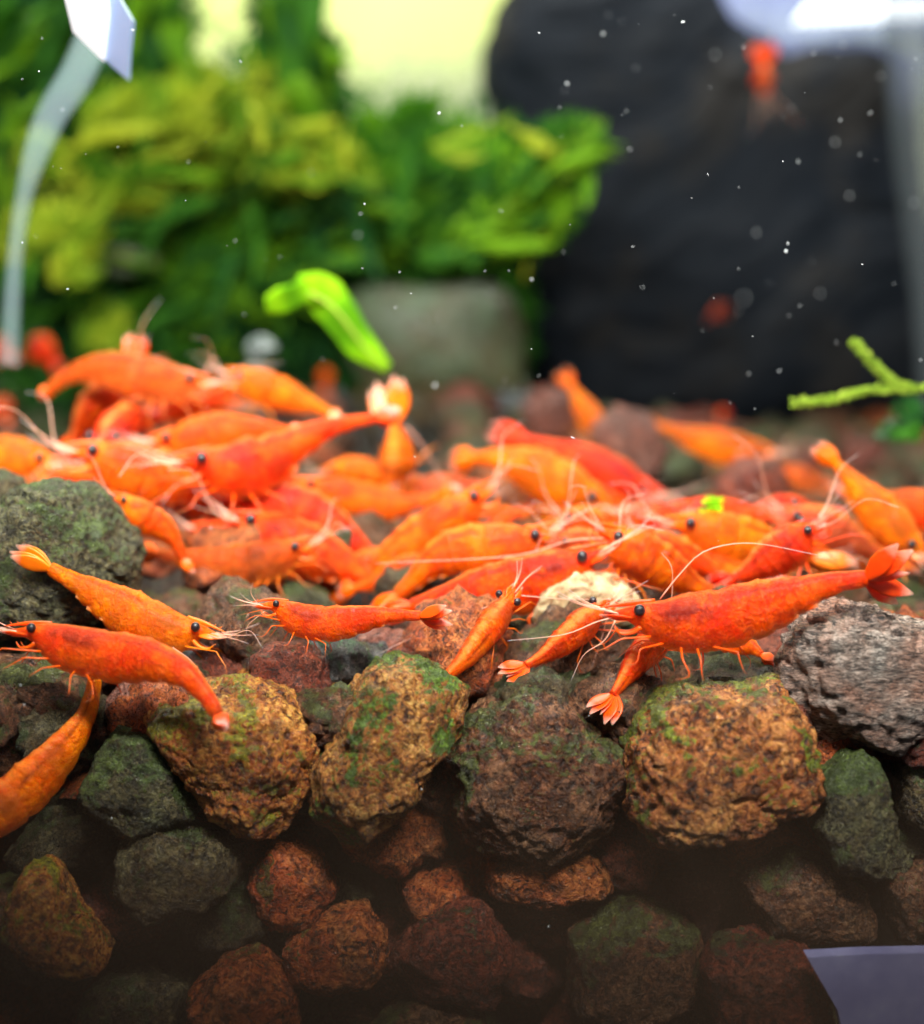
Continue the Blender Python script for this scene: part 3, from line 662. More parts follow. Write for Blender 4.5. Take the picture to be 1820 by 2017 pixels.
S('bright red shrimp facing the camera above the long snouted shrimp', 'scarlet', 46, [(198, 878), (212, 862), (235, 845), (262, 830), (292, 820)], 14.3, 15.4, roll=60, fan=.6)
S('orange shrimp with black eye in the middle of the left crowd behind the red one', 'orange', 42, [(300, 868), (350, 868), (410, 858), (470, 850), (525, 848), (565, 852)], 14.5, 14.7, fan=.6)
S('orange shrimp lying under the brown arching shrimp', 'orangered', 32, [(470, 770), (420, 780), (380, 795), (340, 812), (300, 828)], 15.6, 15.4, fan=.6, lod=1)
S('amber shrimp at the left edge above the green stone, cut by the frame', 'amber', 42, [(105, 915), (60, 905), (15, 900), (-40, 895), (-90, 900)], 14.6, 14.8)
S('small orange red shrimp at the left edge just above the green stone', 'orangered', 30, [(-120, 985), (-60, 990), (-10, 1000), (45, 1012)], 12.6, 12.6, fan=.4, eye=False, lod=1)
S('reddish shrimp low behind the green stone under the long snouted shrimp', 'orangered', 30, [(70, 975), (115, 955), (165, 945), (220, 950), (270, 965)], 13.9, 13.9, lod=1)
S('orange shrimp lying level between the left crowd and the climbing shrimp', 'orange', 38, [(580, 952), (640, 968), (700, 985), (765, 995), (825, 990), (865, 978)], 14.6, 14.6, fan=.7)
S('faint orange pink shrimp behind the head of the climbing shrimp', 'peach', 28, [(960, 968), (910, 962), (860, 960), (810, 962), (775, 970)], 15.4, 15.4, lod=1)
S('orange shrimp right of centre heading down to the right', 'amber', 50, [(1190, 1000), (1150, 972), (1100, 950), (1040, 922), (980, 905), (935, 905)], 15.0, 15.4, fan=.6, roll=20)
S('scarlet shrimp behind the orange one, sloping down to the right', 'scarlet', 36, [(1300, 975), (1255, 958), (1205, 932), (1145, 905), (1085, 882), (1040, 868)], 16.0, 16.6, fan=1.3, fan_open=.4)
S('small amber shrimp rising upright in front of the black slate', 'amber', 26, [(1195, 868), (1178, 845), (1155, 812), (1138, 782), (1125, 762)], 19.5, 20, fan=.9, lod=1, roll=35)
S('orange shrimp lying behind the pink lava stone on the right', 'amber', 32, [(1520, 892), (1470, 884), (1420, 878), (1370, 866), (1325, 850), (1295, 840)], 18.5, 18.8, lod=1)
S('dull orange shrimp between the far right shrimps', 'brown', 24, [(1640, 955), (1600, 945), (1560, 935), (1520, 920), (1490, 912)], 17, 17.2, lod=1)
S('long amber shrimp plunging down to the right edge', 'amber', 44, [(1815, 1095), (1785, 1062), (1745, 1022), (1705, 982), (1672, 942), (1648, 918)], 13.2, 13.8, fan=.8, fan_open=.3, roll=25)
S('orange red shrimp at the right edge behind the plunging one', 'orangered', 38, [(1900, 1040), (1850, 1015), (1800, 1000), (1755, 988), (1710, 972)], 14.4, 14.6, lod=1)
S('crimson shrimp with pink highlit back climbing above the big red shrimp', 'scarlet', 46, [(1608, 1032), (1582, 1050), (1545, 1080), (1505, 1108), (1468, 1130), (1445, 1140)], 12.1, 12.2, roll=30, fan=.7)
S('orange yellow shrimp facing left with black eye, right of the food', 'amber', 50, [(1320, 1030), (1375, 1042), (1430, 1058), (1490, 1072), (1550, 1085), (1600, 1100)], 12.8, 13.0, roll=10)
S('orange red back of a shrimp behind the orange yellow one', 'red', 30, [(1320, 1000), (1370, 1004), (1425, 1010), (1480, 1015), (1530, 1025)], 14.0, 14.0, lod=1)
S('pinkish translucent shrimp with two black eyes near the right edge', 'peach', 44, [(1540, 1005), (1585, 1018), (1640, 1042), (1690, 1070), (1740, 1095)], 13.3, 13.4, roll=40)
S('small red shrimp head poking up behind the pinkish one', 'scarlet', 28, [(1490, 1005), (1530, 1000), (1575, 1003), (1620, 1010)], 14.3, 14.3, lod=1)
S('orange shrimp slanting down to the right over the pale food', 'orange', 48, [(1185, 1042), (1225, 1068), (1275, 1100), (1325, 1130), (1370, 1155), (1405, 1170)], 11.9, 12.1, roll=15, fan=.5,
  feel=[[(1200, 1060), (1120, 1065), (1010, 1095), (740, 1110)]])
S('thin orange shrimp parallel to and above the slanting one', 'orangered', 30, [(1252, 1042), (1295, 1066), (1345, 1092), (1395, 1120), (1435, 1142)], 12.5, 12.5, roll=15, fan=.5)
S('small orange shrimp head on at the middle above the slanting one', 'orange', 34, [(1105, 1010), (1140, 1022), (1180, 1038), (1215, 1050)], 13.3, 13.4, lod=2, roll=30)
S('pink faced shrimp peeking out left of the deep red head', 'peach', 32, [(1095, 1055), (1130, 1062), (1165, 1070), (1205, 1085)], 12.3, 12.5, roll=45)
S('pinkish red shrimp lying level behind the orange heads right of centre', 'scarlet', 26, [(1345, 1010), (1300, 1014), (1255, 1018), (1205, 1022)], 13.8, 13.8, lod=1)
S('orange tail half of a shrimp under the climbing shrimp', 'orange', 32, [(860, 1098), (820, 1115), (775, 1135), (735, 1150), (700, 1158)], 12.9, 13.0, eye=False, lod=1, fan=.7)
S('orange shrimp wedged between the brown one and the scarlet back', 'orangered', 36, [(380, 1040), (430, 1050), (490, 1060), (550, 1062), (600, 1075)], 13.5, 13.4, lod=1, eye=False)
S('deep orange shrimp low in front of the climbing one, tail to the left', 'orange', 36, [(800, 1075), (760, 1100), (700, 1128), (640, 1140), (590, 1145)], 13.4, 13.3, lod=1, eye=False)
S('small amber shrimp behind the level orange one', 'amber', 28, [(640, 930), (690, 925), (740, 935), (790, 945)], 15.6, 15.6, lod=1)
S('red shrimp pressed under the long snouted one at the centre of the left crowd', 'red', 36, [(300, 1000), (350, 985), (400, 985), (450, 1000), (500, 1025)], 14.3, 14.2, lod=1)
S('orange shrimp behind the amber one that heads down to the right', 'orangered', 36, [(1230, 1000), (1180, 985), (1120, 985), (1060, 1000), (1010, 1015)], 15.6, 15.6, lod=1, eye=False)
S('orange shrimp half buried in the right crowd under the pinkish one', 'orange', 38, [(1620, 1090), (1570, 1080), (1520, 1090), (1470, 1105), (1420, 1110)], 13.1, 13.1, lod=1, eye=False)
S('short orange tail poking out under the belly of the big red shrimp', 'orange', 30, [(1400, 1245), (1440, 1258), (1475, 1272), (1500, 1290)], 10.9, 10.6, eye=False, lod=1, fan=.8)
S('pale translucent shrimp between the brown arching one and the red ones', 'peach', 44, [(445, 800), (400, 792), (350, 795), (300, 812), (270, 835)], 15.9, 15.9, lod=1, eye=False)
S('orange belly of a shrimp under the long snouted one, next to the green stone', 'orange', 36, [(200, 985), (245, 975), (300, 980), (355, 990), (410, 1010)], 14.4, 14.4, lod=1, eye=False)
S('orange shrimp filling the gap between the scarlet back and the level orange shrimp', 'orange', 42, [(520, 945), (570, 965), (630, 1000), (690, 1030), (740, 1050)], 14.9, 14.9, lod=1, eye=False)
S('deep orange shrimp low between the deep red one and the food', 'orangered', 40, [(1230, 1130), (1190, 1150), (1130, 1175), (1070, 1195), (1010, 1200)], 12.3, 12.4, lod=1, eye=False)
S('red orange shrimp behind the upper middle heads', 'orangered', 36, [(1240, 1040), (1190, 1030), (1130, 1040), (1070, 1055), (1010, 1065)], 13.8, 13.8, lod=1, eye=False)
S('bright orange shrimp sunk between the slanting one and the crimson one', 'orange', 44, [(1290, 1110), (1340, 1120), (1400, 1125), (1450, 1130), (1500, 1145)], 12.8, 12.8, lod=1, eye=False)
S('tan shrimp lying behind the big red shrimp near the right edge', 'brown', 40, [(1600, 1080), (1650, 1085), (1700, 1092), (1760, 1100), (1820, 1105)], 13.6, 13.6, lod=1, eye=False)
S('blurred red shrimp far behind at the left edge', 'scarlet', 32, [(55, 668), (72, 680), (92, 698), (108, 718)], 24, 24, lod=0, roll=40, fan=.3)
S('blurred orange pink shrimp cut by the left edge beside the far red one', 'peach', 30, [(-25, 690), (0, 692), (25, 705)], 25, 25, lod=0, fan=.3)
S('tiny blurred orange shrimp far behind under the drifting green leaf', 'orangered', 20, [(640, 722), (641, 742), (642, 768)], 27, 27, lod=0, roll=70, fan=.3, eye=False)
S('tiny blurred red shrimp at the foot of the black slate', 'scarlet', 17, [(1425, 802), (1424, 818), (1422, 840)], 27, 27, lod=0, roll=70, fan=.3, eye=False)
S('blurred pink shrimp low at the left edge behind the amber shrimp', 'peach', 26, [(-20, 790), (0, 805), (15, 830)], 22, 22, lod=0, fan=.3, eye=False)
S('orange shrimp swimming high in front of the black slate', 'orangered', 27, [(1507, 178), (1504, 160), (1503, 140), (1504, 122)], 27, 27, lod=1, roll=75, fan=.8, fan_open=1.4, legs=0, eye=False)
S('dim dull red shrimp resting far back against the black slate', 'dull', 15, [(1440, 600), (1420, 612), (1398, 628)], 29, 29, lod=0, fan=.3, eye=False)

# white feelers crossing in front of the food, belonging to the slanting shrimp
# pale food
def food():
    m, nt, b = new_mat('pale_food'); g = G(nt); v = g.coords()
    n = g.noise(v, 6, 6, 0.65, 1.2)
    g.link(g.ramp(n, [(0.38, (0.20, 0.10, 0.04)), (0.5, (0.42, 0.28, 0.14)), (0.66, (0.60, 0.48, 0.30))]), b.inputs['Base Color'])
    b.inputs['Roughness'].default_value = .7; b.inputs['Subsurface Weight'].default_value = .3; b.inputs['Subsurface Scale'].default_value = .002
    g.link(g.bump(n, .8, .0008), b.inputs['Normal']); M['food'] = m
food()
outline_stone('pale cream lump of food among the orange shrimps', 'food', [(1050, 1215), (1080, 1165), (1130, 1130), (1190, 1128), (1240, 1150), (1268, 1190), (1240, 1225), (1150, 1240), (1070, 1240)], 11.55, .5, 5, name='food_lump', cat='food', group=None)

# ---------------------------------------------------------------- plants
def foliage(blobs, n, leaf, seed):
    """fronds: arched shoots set with narrow leaves, crossing each other with gaps between"""
    r = np.random.default_rng(seed); V = []; F = []; A = []
    tot = sum(b[3] * b[4] for b in blobs)
    for b in blobs:
        m = int(n * b[3] * b[4] / tot); sh = max(4, m // 34)
        c0 = P(b[0], b[1], b[2]); sc = cpp(b[2]); rx, rz = b[3] * sc, b[4] * sc
        for s_ in range(sh):
            u = r.normal(size=3); u /= np.linalg.norm(u); u *= r.random() ** 0.35
            L = leaf * r.uniform(4, 9); an = r.normal(.55 if r.random() < .7 else 2.4, .35)
            dr = np.array([math.cos(an), r.normal() * .3, math.sin(an)])
            L = min(L, 1.3 * max(rx, rz)); st = c0 + u * np.array([max(rx - L * .3, rx * .3), b[5], max(rz - L * .25, rz * .3)]); tone = r.random() ** 1.2; arch = r.normal() * .35
            for q in range(34):
                f = q / 34 - .5
                p = st + dr * L * f + np.array([0, 0, -1.0]) * arch * L * f * f
                sd = norm(np.cross(dr, np.array([0, 1, 0])) * (1 if q % 2 else -1) + r.normal(size=3) * .35)
                a = norm(sd * .8 + dr * .7); s2 = norm(np.cross(a, np.array([0, 1, 0]) + r.normal(size=3) * .5)); ll = leaf * r.uniform(.7, 1.3) * (1.1 - abs(f)); nn = np.cross(a, s2)
                i0 = len(V); V += [p, p + a * ll * .5 + s2 * ll * .16 + nn * ll * .05, p + a * ll, p + a * ll * .5 - s2 * ll * .16 + nn * ll * .05]
                F.append([i0, i0 + 1, i0 + 2, i0 + 3]); A += [min(1, max(0, tone * .8 + r.random() * .2))] * 4
    return np.array(V), F, A
def plant(label, mat, blobs, n, leaf, seed, stems=()):
    base = P(blobs[0][0], 800, blobs[0][2]); base[2] = -0.2
    t = thing('moss_plant', label, 'plant', base, 'water plants behind the shrimps')
    V, F, A = foliage(blobs, n, leaf, seed)
    mesh_obj('foliage', V, F, M[mat], t, attrs={'rnd': A}, smooth=False)
    sv = []
    for b in blobs[:3]:
        c0 = P(b[0], b[1], b[2]); root = c0 - np.array([.3, -.2, b[4] * cpp(b[2]) * .7])
        sv.append(tube([root, (root + c0) / 2 + np.array([.4, .1, 0]), c0 + np.array([0, 0, b[4] * cpp(b[2]) * .6])], [.08, .06, .03], 6, 10))
    V, F = join(sv); mesh_obj('stem', V, F, M['stem'], t)
    return t
plant('yellow green moss clump spreading across the upper left', 'leaf_lime', [(430, 285, 28, 200, 48, .7), (330, 240, 27, 80, 40, 1), (600, 335, 27, 90, 34, 1), (240, 255, 27, 80, 55, 1), (665, 345, 27, 50, 22, .8), (110, 400, 27, 70, 34, .8), (390, 195, 27, 50, 35, .8), (60, 470, 27, 40, 50, .8)], 4200, .62, 1)
plant('tall deep green plant at the upper left behind the air line', 'leaf_dark', [(60, 120, 32, 120, 150, 1.2), (290, 60, 32, 70, 120, 1.2), (20, 330, 32, 80, 120, 1)], 3000, .75, 2)
plant('dark green stem leaning across the pale back wall', 'leaf_dark', [(560, 40, 29, 45, 80, .8), (600, 140, 29, 48, 80, .8), (620, 210, 29, 60, 60, .8), (540, 170, 29, 55, 60, .8)], 2600, .6, 3)
plant('broad green moss bank in the middle left', 'leaf_green', [(700, 300, 31.5, 90, 40, .8), (400, 520, 29.5, 260, 60, 1), (250, 440, 30, 230, 90, 1.4), (560, 430, 30, 190, 90, 1.4), (800, 420, 30, 180, 110, 1.4), (820, 335, 31, 120, 60, 1.2), (820, 240, 31, 40, 35, .8), (930, 330, 31, 60, 50, 1)], 8500, .72, 4)
plant('deep green moss low behind the left crowd of shrimps', 'leaf_dark', [(450, 560, 31, 280, 100, 1.2), (160, 600, 31, 200, 110, 1.2), (880, 520, 32, 170, 70, 1), (500, 660, 32, 260, 70, 1), (300, 330, 33, 330, 130, 1), (750, 400, 33, 280, 130, 1), (60, 250, 34, 200, 260, 1), (250, 700, 30, 260, 60, .8), (600, 600, 32, 260, 90, .8), (950, 640, 32, 110, 100, .8), (300, 560, 32, 330, 120, .8), (500, 480, 33.5, 540, 150, .6), (500, 640, 33.5, 560, 120, .6), (120, 500, 33.5, 240, 300, .6)], 46000, .8, 5)
plant('bright green moss lobe reaching right in front of the black slate', 'leaf_green', [(1060, 330, 25, 100, 70, 1), (1120, 300, 25, 60, 40, .8), (1060, 430, 25, 70, 60, .8), (990, 470, 25, 70, 50, .8), (1010, 390, 25, 80, 80, .8)], 4500, .46, 6)
plant('light green moss tufts low at the left', 'leaf_lime', [(110, 470, 25, 65, 50, .8), (150, 540, 25, 40, 30, .8), (90, 340, 26, 60, 50, .8), (200, 660, 26, 60, 35, .8), (260, 380, 27, 70, 40, .8)], 1800, .5, 7)
plant('short moss tuft on the gravel at the right edge', 'leaf_dark', [(1800, 820, 17, 40, 30, .5), (1780, 850, 17, 30, 20, .5)], 350, .16, 8)

def leafy(label, mats, regions, seed):
    r = np.random.default_rng(seed); base = P(regions[0][0], 800, regions[0][2]); base[2] = -.2
    t = thing('fern_plant', label, 'plant', base, 'water plants behind the shrimps')
    for (x, y, d, rx, ry, m, ln, wd, ang) in regions:
        for q in range(m):
            cx = x + r.uniform(-1, 1) * rx; cy_ = y + r.uniform(-1, 1) * ry; dd = d + r.uniform(-1.2, 1.2)
            a = math.radians(ang + r.normal() * 28); L = ln * r.uniform(.6, 1.3); bend = r.normal() * .3
            pts = [P(cx + L * f * math.cos(a) - bend * L * f * f * math.sin(a), cy_ - L * f * math.sin(a) - bend * L * f * f * math.cos(a), dd + f * r.uniform(-.5, .5)) for f in (-.5, -.2, .1, .35, .5)]
            w_ = wd * r.uniform(.6, 1.25) * cpp(dd)
            V, F, u = blade(pts, [w_ * .25, w_ * .8, w_, w_ * .8, w_ * .1], np.array([math.sin(a), r.normal() * .4, math.cos(a)]), .03, 18, 8)
            tone = r.random(); V = V + np.array([[0, mn.noise(Vector(v * 1.1 + q)) * .25, mn.noise(Vector(v * 1.7)) * .12] for v in V])
            mesh_obj('leaf', V, F, M[mats[int(r.integers(len(mats)))]], t, attrs={'rnd': np.clip(tone * .8 + .25 * np.abs(np.sin(u * 14)), 0, 1)})
leafy('broad leaved green plant at the top left behind the air line', ['leaf_green', 'leaf_dark', 'leaf_green'], [(80, 60, 30, 110, 120, 16, 220, 30, 70), (300, 60, 30, 60, 90, 9, 200, 26, 75), (40, 300, 30, 60, 100, 8, 200, 26, 80)], 21)
leafy('tall dark leaved stem crossing the pale wall at the top', ['leaf_dark', 'leaf_green'], [(575, 60, 28, 35, 90, 9, 210, 34, 105), (615, 170, 28, 30, 60, 6, 170, 34, 100)], 22)
leafy('yellow green leafy fronds slanting across the middle left', ['leaf_lime', 'leaf_lime', 'leaf_green'], [(400, 290, 26, 220, 50, 26, 150, 12, 25), (620, 340, 26, 80, 30, 9, 120, 12, -20), (150, 450, 26, 100, 60, 12, 170, 12, 45), (450, 220, 26, 90, 50, 10, 110, 12, 60)], 23)
leafy('dark green fronds under the yellow ones behind the left crowd', ['leaf_dark', 'leaf_green', 'leaf_dark'], [(400, 460, 28, 350, 90, 40, 180, 16, 35), (800, 440, 28, 180, 80, 20, 170, 16, 30), (250, 610, 28, 220, 50, 14, 150, 16, 30)], 24)
leafy('bright green fronds pointing right in front of the black slate', ['leaf_green', 'leaf_lime', 'leaf_green'], [(1090, 320, 24.5, 70, 45, 16, 170, 14, 38), (1040, 430, 24.5, 60, 60, 12, 150, 14, 42), (960, 300, 26, 60, 40, 8, 140, 14, 35), (1150, 305, 24.3, 25, 18, 8, 130, 9, 42)], 25)

def ribbon(name, label, cat, segs, d, mat, leaf, dens, rad):
    base = P(*segs[0][0], d); t = thing(name, label, cat, base)
    V = []; F = []; A = []; r = np.random.default_rng(len(label)); st = []
    for s in segs:
        p = catmull([P(x, y, d) for x, y in s], dens); T = tangents(p)
        st.append(tube([P(x, y, d) for x, y in s], [rad * .45, rad * .35, rad * .25], 6, 16))
        for i in range(dens):
            for q in range(7):
                a = norm(T[i] * .9 + r.normal(size=3)); s2 = norm(np.cross(a, r.normal(size=3))); o = p[i] + r.normal(size=3) * rad * .38
                ll = leaf * r.uniform(.6, 1.2); i0 = len(V); V += [o, o + a * ll * .5 + s2 * ll * .28, o + a * ll, o + a * ll * .5 - s2 * ll * .28]
                F.append([i0, i0 + 1, i0 + 2, i0 + 3]); A += [r.random()] * 4
    mesh_obj('foliage', np.array(V), F, M[mat], t, attrs={'rnd': A}, smooth=False)
    V, F = join(st); mesh_obj('stem', V, F, M[mat], t, attrs={'rnd': [.5] * len(V)})
def drifting_leaf():
    d = 16.5; k = cpp(d); base = P(640, 640, d)
    t = thing('drifting_leaf', 'glowing lime green bent leaf drifting in the middle distance', 'leaf', base)
    for nm, pts, wd, tl in (('leaf_blade', [(585, 560), (625, 565), (655, 605), (690, 655), (725, 692), (765, 728)], [18, 34, 40, 36, 33, 28, 12], .1), ('leaf_lobe', [(640, 568), (600, 575), (560, 588), (520, 600)], [24, 28, 26, 32, 18], -.1)):
        C_ = [P(x, y, d + tl * i) for i, (x, y) in enumerate(pts)]
        V, F, u = blade(C_, [w_ * k for w_ in wd], np.array([.7, .05, .7]), .018, 40, 12)
        V = V + np.array([[mn.noise(Vector(v * 3.1)) * .04, mn.noise(Vector(v * 1.3)) * .08, mn.noise(Vector(v * 4.3)) * .05] for v in V])
        mesh_obj(nm, V, F, M['neon'], t, attrs={'rnd': np.clip(.3 + .4 * np.sin(u * 9), 0, 1)})
    V, F = tube([P(590, 568, d - .06), P(655, 605, d - .05), P(725, 692, d + .2), P(765, 728, d + .3)], [.02, .025, .01], 5, 20); mesh_obj('vein', V, F, M['twig'], t, attrs={'rnd': [.9] * len(V)})
drifting_leaf()
ribbon('moss_sprig', 'forked bright green moss sprig entering from the right edge', 'plant', [[(1560, 796), (1640, 786), (1720, 768), (1850, 764)], [(1680, 672), (1712, 708), (1752, 748), (1790, 765)]], 14, 'twig', .055, 260, .030)
ribbon('moss_fragment', 'tiny bright green moss scrap on the orange backs at right', 'plant', [[(1402, 985), (1408, 1005), (1400, 1018)]], 12.9, 'neon', .10, 30, .07)

# ---------------------------------------------------------------- background things
outline_stone('black slate block filling the upper right', 'black', [(958, 90), (985, 20), (1060, -60), (1250, -90), (1360, -60), (1430, 60), (1560, 105), (1760, 105), (1790, 400), (1960, 760), (1500, 830), (1060, 815), (1030, 620), (990, 330)], 33, .35, 6, .25, boxy=.45, name='slate_block', cat='rock', group=None)
outline_stone('smooth pale grey green boulder at the foot of the moss', 'palestone', [(670, 600), (720, 558), (850, 568), (940, 552), (1010, 580), (1034, 660), (1030, 780), (860, 800), (720, 785), (680, 700)], 29, .6, 5, .2, boxy=.9, name='boulder', cat='rock', group=None)
outline_stone('dim grey flat stone half hidden in the moss at left', 'palestone', [(165, 505), (230, 488), (300, 500), (312, 525), (240, 545), (180, 530)], 27.5, .6, 4, .4, name='pebble', cat='stone', group=None)

# snail: a pale round shell
def snail():
    c = P(508, 692, 21); R = 38 * cpp(21)
    t = thing('snail', 'round pale grey snail shell behind the amber shrimp', 'snail', c - np.array([0, 0, R]))
    m, nt, b = new_mat('snail_shell'); g = G(nt); v = g.coords()
    g.link(g.ramp(g.noise(v, 3, 5, .6, 1.5), [(.35, (.05, .07, .06)), (.5, (.20, .23, .22)), (.66, (.5, .54, .52))]), b.inputs['Base Color']); b.inputs['Roughness'].default_value = .25
    pts = []; rad = []
    for i in range(60):
        a = i / 60 * 4.6 * math.pi; q = math.exp(-a * .13); pts.append(c + np.array([math.cos(a) * R * .52 * q, R * .35 * (1 - q), math.sin(a) * R * .52 * q])); rad.append(R * .55 * q)
    V, F = tube(pts, rad, 14, 70); mesh_obj('shell', V, F, m, t)
    V, F = ico(3); mesh_obj('foot', V * np.array([.8, .4, .2]) * R + c - np.array([0, 0, R * .85]), F, simple('snail_foot', (.25, .22, .18), .4), t)
snail()

# back wall of the room, seen bright between the plants
def wall():
    m, nt, b = new_mat('room_wall_paint'); g = G(nt); v = g.coords(100, False)
    g.link(g.ramp(g.noise(v, .05, 3), [(.3, (.66, .78, .22)), (.7, (.76, .86, .32))]), b.inputs['Base Color']); b.inputs['Roughness'].default_value = .8
    V = np.array([[-80, 60, -20], [80, 60, -20], [80, 60, 70], [-80, 60, 70.]])
    struct(mesh_obj('room_wall', V, [[0, 1, 2, 3]], m, smooth=False))
    # algae film on the back pane
    m, nt, b = new_mat('back_pane_film'); g = G(nt); tc = g.node('ShaderNodeTexCoord'); sp = g.node('ShaderNodeSeparateXYZ'); g.link(tc.outputs['Object'], sp.inputs[0])
    mp = g.node('ShaderNodeMapping'); mp.inputs['Scale'].default_value = (60, 60, 5); g.link(tc.outputs['Object'], mp.inputs[0])
    n = g.noise(mp.outputs[0], 1.0, 4)
    zz = g.math('ADD', g.math('MULTIPLY', sp.outputs[2], 100), g.math('MULTIPLY', n, 5.0))
    f = g.ramp(g.math('MULTIPLY', zz, .05), [(.50, .95), (.66, .0)])
    b.inputs['Base Color'].default_value = (.40, .45, .30, 1); b.inputs['Roughness'].default_value = .6
    tr = g.node('ShaderNodeBsdfTransparent'); mx = g.node('ShaderNodeMixShader'); g.link(f, mx.inputs[0]); g.link(tr.outputs[0], mx.inputs[1]); g.link(b.outputs[0], mx.inputs[2]); g.link(mx.outputs[0], nt.nodes['Material Output'].inputs[0])
    V = []; 
    for y in (32.0, 32.5):
        V += [[-24, y, -4], [24, y, -4], [24, y, 26], [-24, y, 26]]
    F = [[0, 1, 2, 3], [7, 6, 5, 4], [0, 4, 5, 1], [1, 5, 6, 2], [2, 6, 7, 3], [3, 7, 4, 0]]
    o = mesh_obj('back_glass', V, F, m, base=np.zeros(3), smooth=False); struct(o)
wall()

# blue-white glare at the top right, imitated by a fading panel and glowing strip
def glare():
    d = 36.5 - 5
    t = thing('top_right_glare', 'bright white glare strip with lavender glow at the top right', 'glare', P(1650, -10, d))
    lav, nt, b = new_mat('lavender_glow'); g = G(nt); v = g.coords(100, False)
    g.link(g.ramp(g.noise(v, .5, 4), [(.35, (.20, .24, .55)), (.65, (.42, .50, .85))]), b.inputs['Base Color']); b.inputs['Roughness'].default_value = .5
    pol = [(1330, -60), (1880, -60), (1880, 270), (1740, 250), (1600, 230), (1480, 160), (1390, 70)]
    a = [P(x, y, d) for x, y in pol]; nn = len(a)
    V = np.array([*a, *[q + np.array([0, .5, 0]) for q in a]]); F = [list(range(nn))[::-1], [nn + i for i in range(nn)]] + [[i, (i + 1) % nn, nn + (i + 1) % nn, nn + i] for i in range(nn)]
    sp = g.node('ShaderNodeSeparateXYZ'); tc = g.node('ShaderNodeTexCoord'); g.link(tc.outputs['Object'], sp.inputs[0])
    fz = g.math('ADD', g.math('MULTIPLY', sp.outputs[2], 100.0), g.math('MULTIPLY', g.noise(v, .8, 3), 1.0)); fz = g.ramp(g.math('ADD', g.math('MULTIPLY', fz, .19), .72), [(.30, .97), (.95, .05)])
    trn = g.node('ShaderNodeBsdfTransparent'); mxx = g.node('ShaderNodeMixShader'); g.link(fz, mxx.inputs[0]); g.link(b.outputs[0], mxx.inputs[1]); g.link(trn.outputs[0], mxx.inputs[2]); g.link(mxx.outputs[0], nt.nodes['Material Output'].inputs[0])
    mesh_obj('glow', V, F, lav, t, smooth=False)
    m, nt, b = new_mat('lit_strip'); b.inputs['Base Color'].default_value = (.9, .95, 1, 1); b.inputs['Emission Color'].default_value = (.86, .93, 1, 1); b.inputs['Emission Strength'].default_value = 1.3
    tb = []
    for i in range(16):
        x = 1590 + i * 22; c = P(x, 26 - i * .8, d - 2.2); tb.append(tube([c + np.array([-.22, 0, -.22]), c + np.array([.22, 0, .22])], [.06, .12, .06], 8, 6))
    V, F = join(tb); mesh_obj('glare_strip', V, F, m, t)
    m2, nt, b = new_mat('frosted_pipe'); b.inputs['Base Color'].default_value = (.10, .12, .13, 1); b.inputs['Roughness'].default_value = .5
    tr = nt.nodes.new('ShaderNodeBsdfTransparent'); mx = nt.nodes.new('ShaderNodeMixShader'); mx.inputs[0].default_value = .68
    nt.links.new(b.outputs[0], mx.inputs[1]); nt.links.new(tr.outputs[0], mx.inputs[2]); nt.links.new(mx.outputs[0], nt.nodes['Material Output'].inputs[0])
    d2 = 27
    V, F = tube([P(1800, -80, d2), P(1802, 100, d2), P(1812, 300, d2), P(1835, 560, d2), P(1850, 800, d2)], [.60, .58, .5, .42, .4], 20, 40)
    o = mesh_obj('water_pipe', V, F, m2); tag(o, 'pale grey water pipe running down the right edge', 'pipe')
    # airline tube curving down the left edge
    m3, nt, b = new_mat('clear_airline'); b.inputs['Base Color'].default_value = (.20, .28, .30, 1); b.inputs['Roughness'].default_value = .5
    tr = nt.nodes.new('ShaderNodeBsdfTransparent'); mx = nt.nodes.new('ShaderNodeMixShader'); mx.inputs[0].default_value = .82
    nt.links.new(b.outputs[0], mx.inputs[1]); nt.links.new(tr.outputs[0], mx.inputs[2]); nt.links.new(mx.outputs[0], nt.nodes['Material Output'].inputs[0])
    d3 = 16.0; k = cpp(d3)
    t = thing('air_line', 'clear flattened air line curving down the left edge with a painted white glint', 'tube', P(20, 700, d3))
    V, F, u = blade([P(190, 60, d3), P(150, 150, d3), P(100, 230, d3), P(62, 330, d3), P(38, 440, d3), P(26, 560, d3), P(18, 720, d3)], [34 * k, 33 * k, 28 * k, 17 * k, 15 * k, 18 * k, 20 * k], np.array([1.0, 0, 0]), .06, 40, 12)
    mesh_obj('tube', V, F, m3, t)
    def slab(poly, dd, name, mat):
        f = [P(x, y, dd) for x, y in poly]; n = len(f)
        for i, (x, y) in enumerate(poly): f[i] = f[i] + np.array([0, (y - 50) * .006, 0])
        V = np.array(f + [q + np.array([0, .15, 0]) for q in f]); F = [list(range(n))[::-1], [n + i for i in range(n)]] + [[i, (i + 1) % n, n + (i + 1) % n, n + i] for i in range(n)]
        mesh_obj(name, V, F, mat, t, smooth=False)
    wm = simple('white_glint', (.93, .95, 1.0), .15); bm_ = simple('pale_blue_glint', (.42, .56, .82), .2); bm_.node_tree.nodes['Principled BSDF'].inputs['Emission Color'].default_value = (.32, .50, .85, 1); bm_.node_tree.nodes['Principled BSDF'].inputs['Emission Strength'].default_value = .5
    # both plates glow in place of bright reflections at the tube's top
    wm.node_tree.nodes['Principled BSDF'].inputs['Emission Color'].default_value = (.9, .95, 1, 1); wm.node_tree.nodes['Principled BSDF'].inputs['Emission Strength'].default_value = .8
    slab([(145, -40), (232, -40), (215, 30), (180, 104), (140, 60)], 13.1, 'glint_plate', wm)
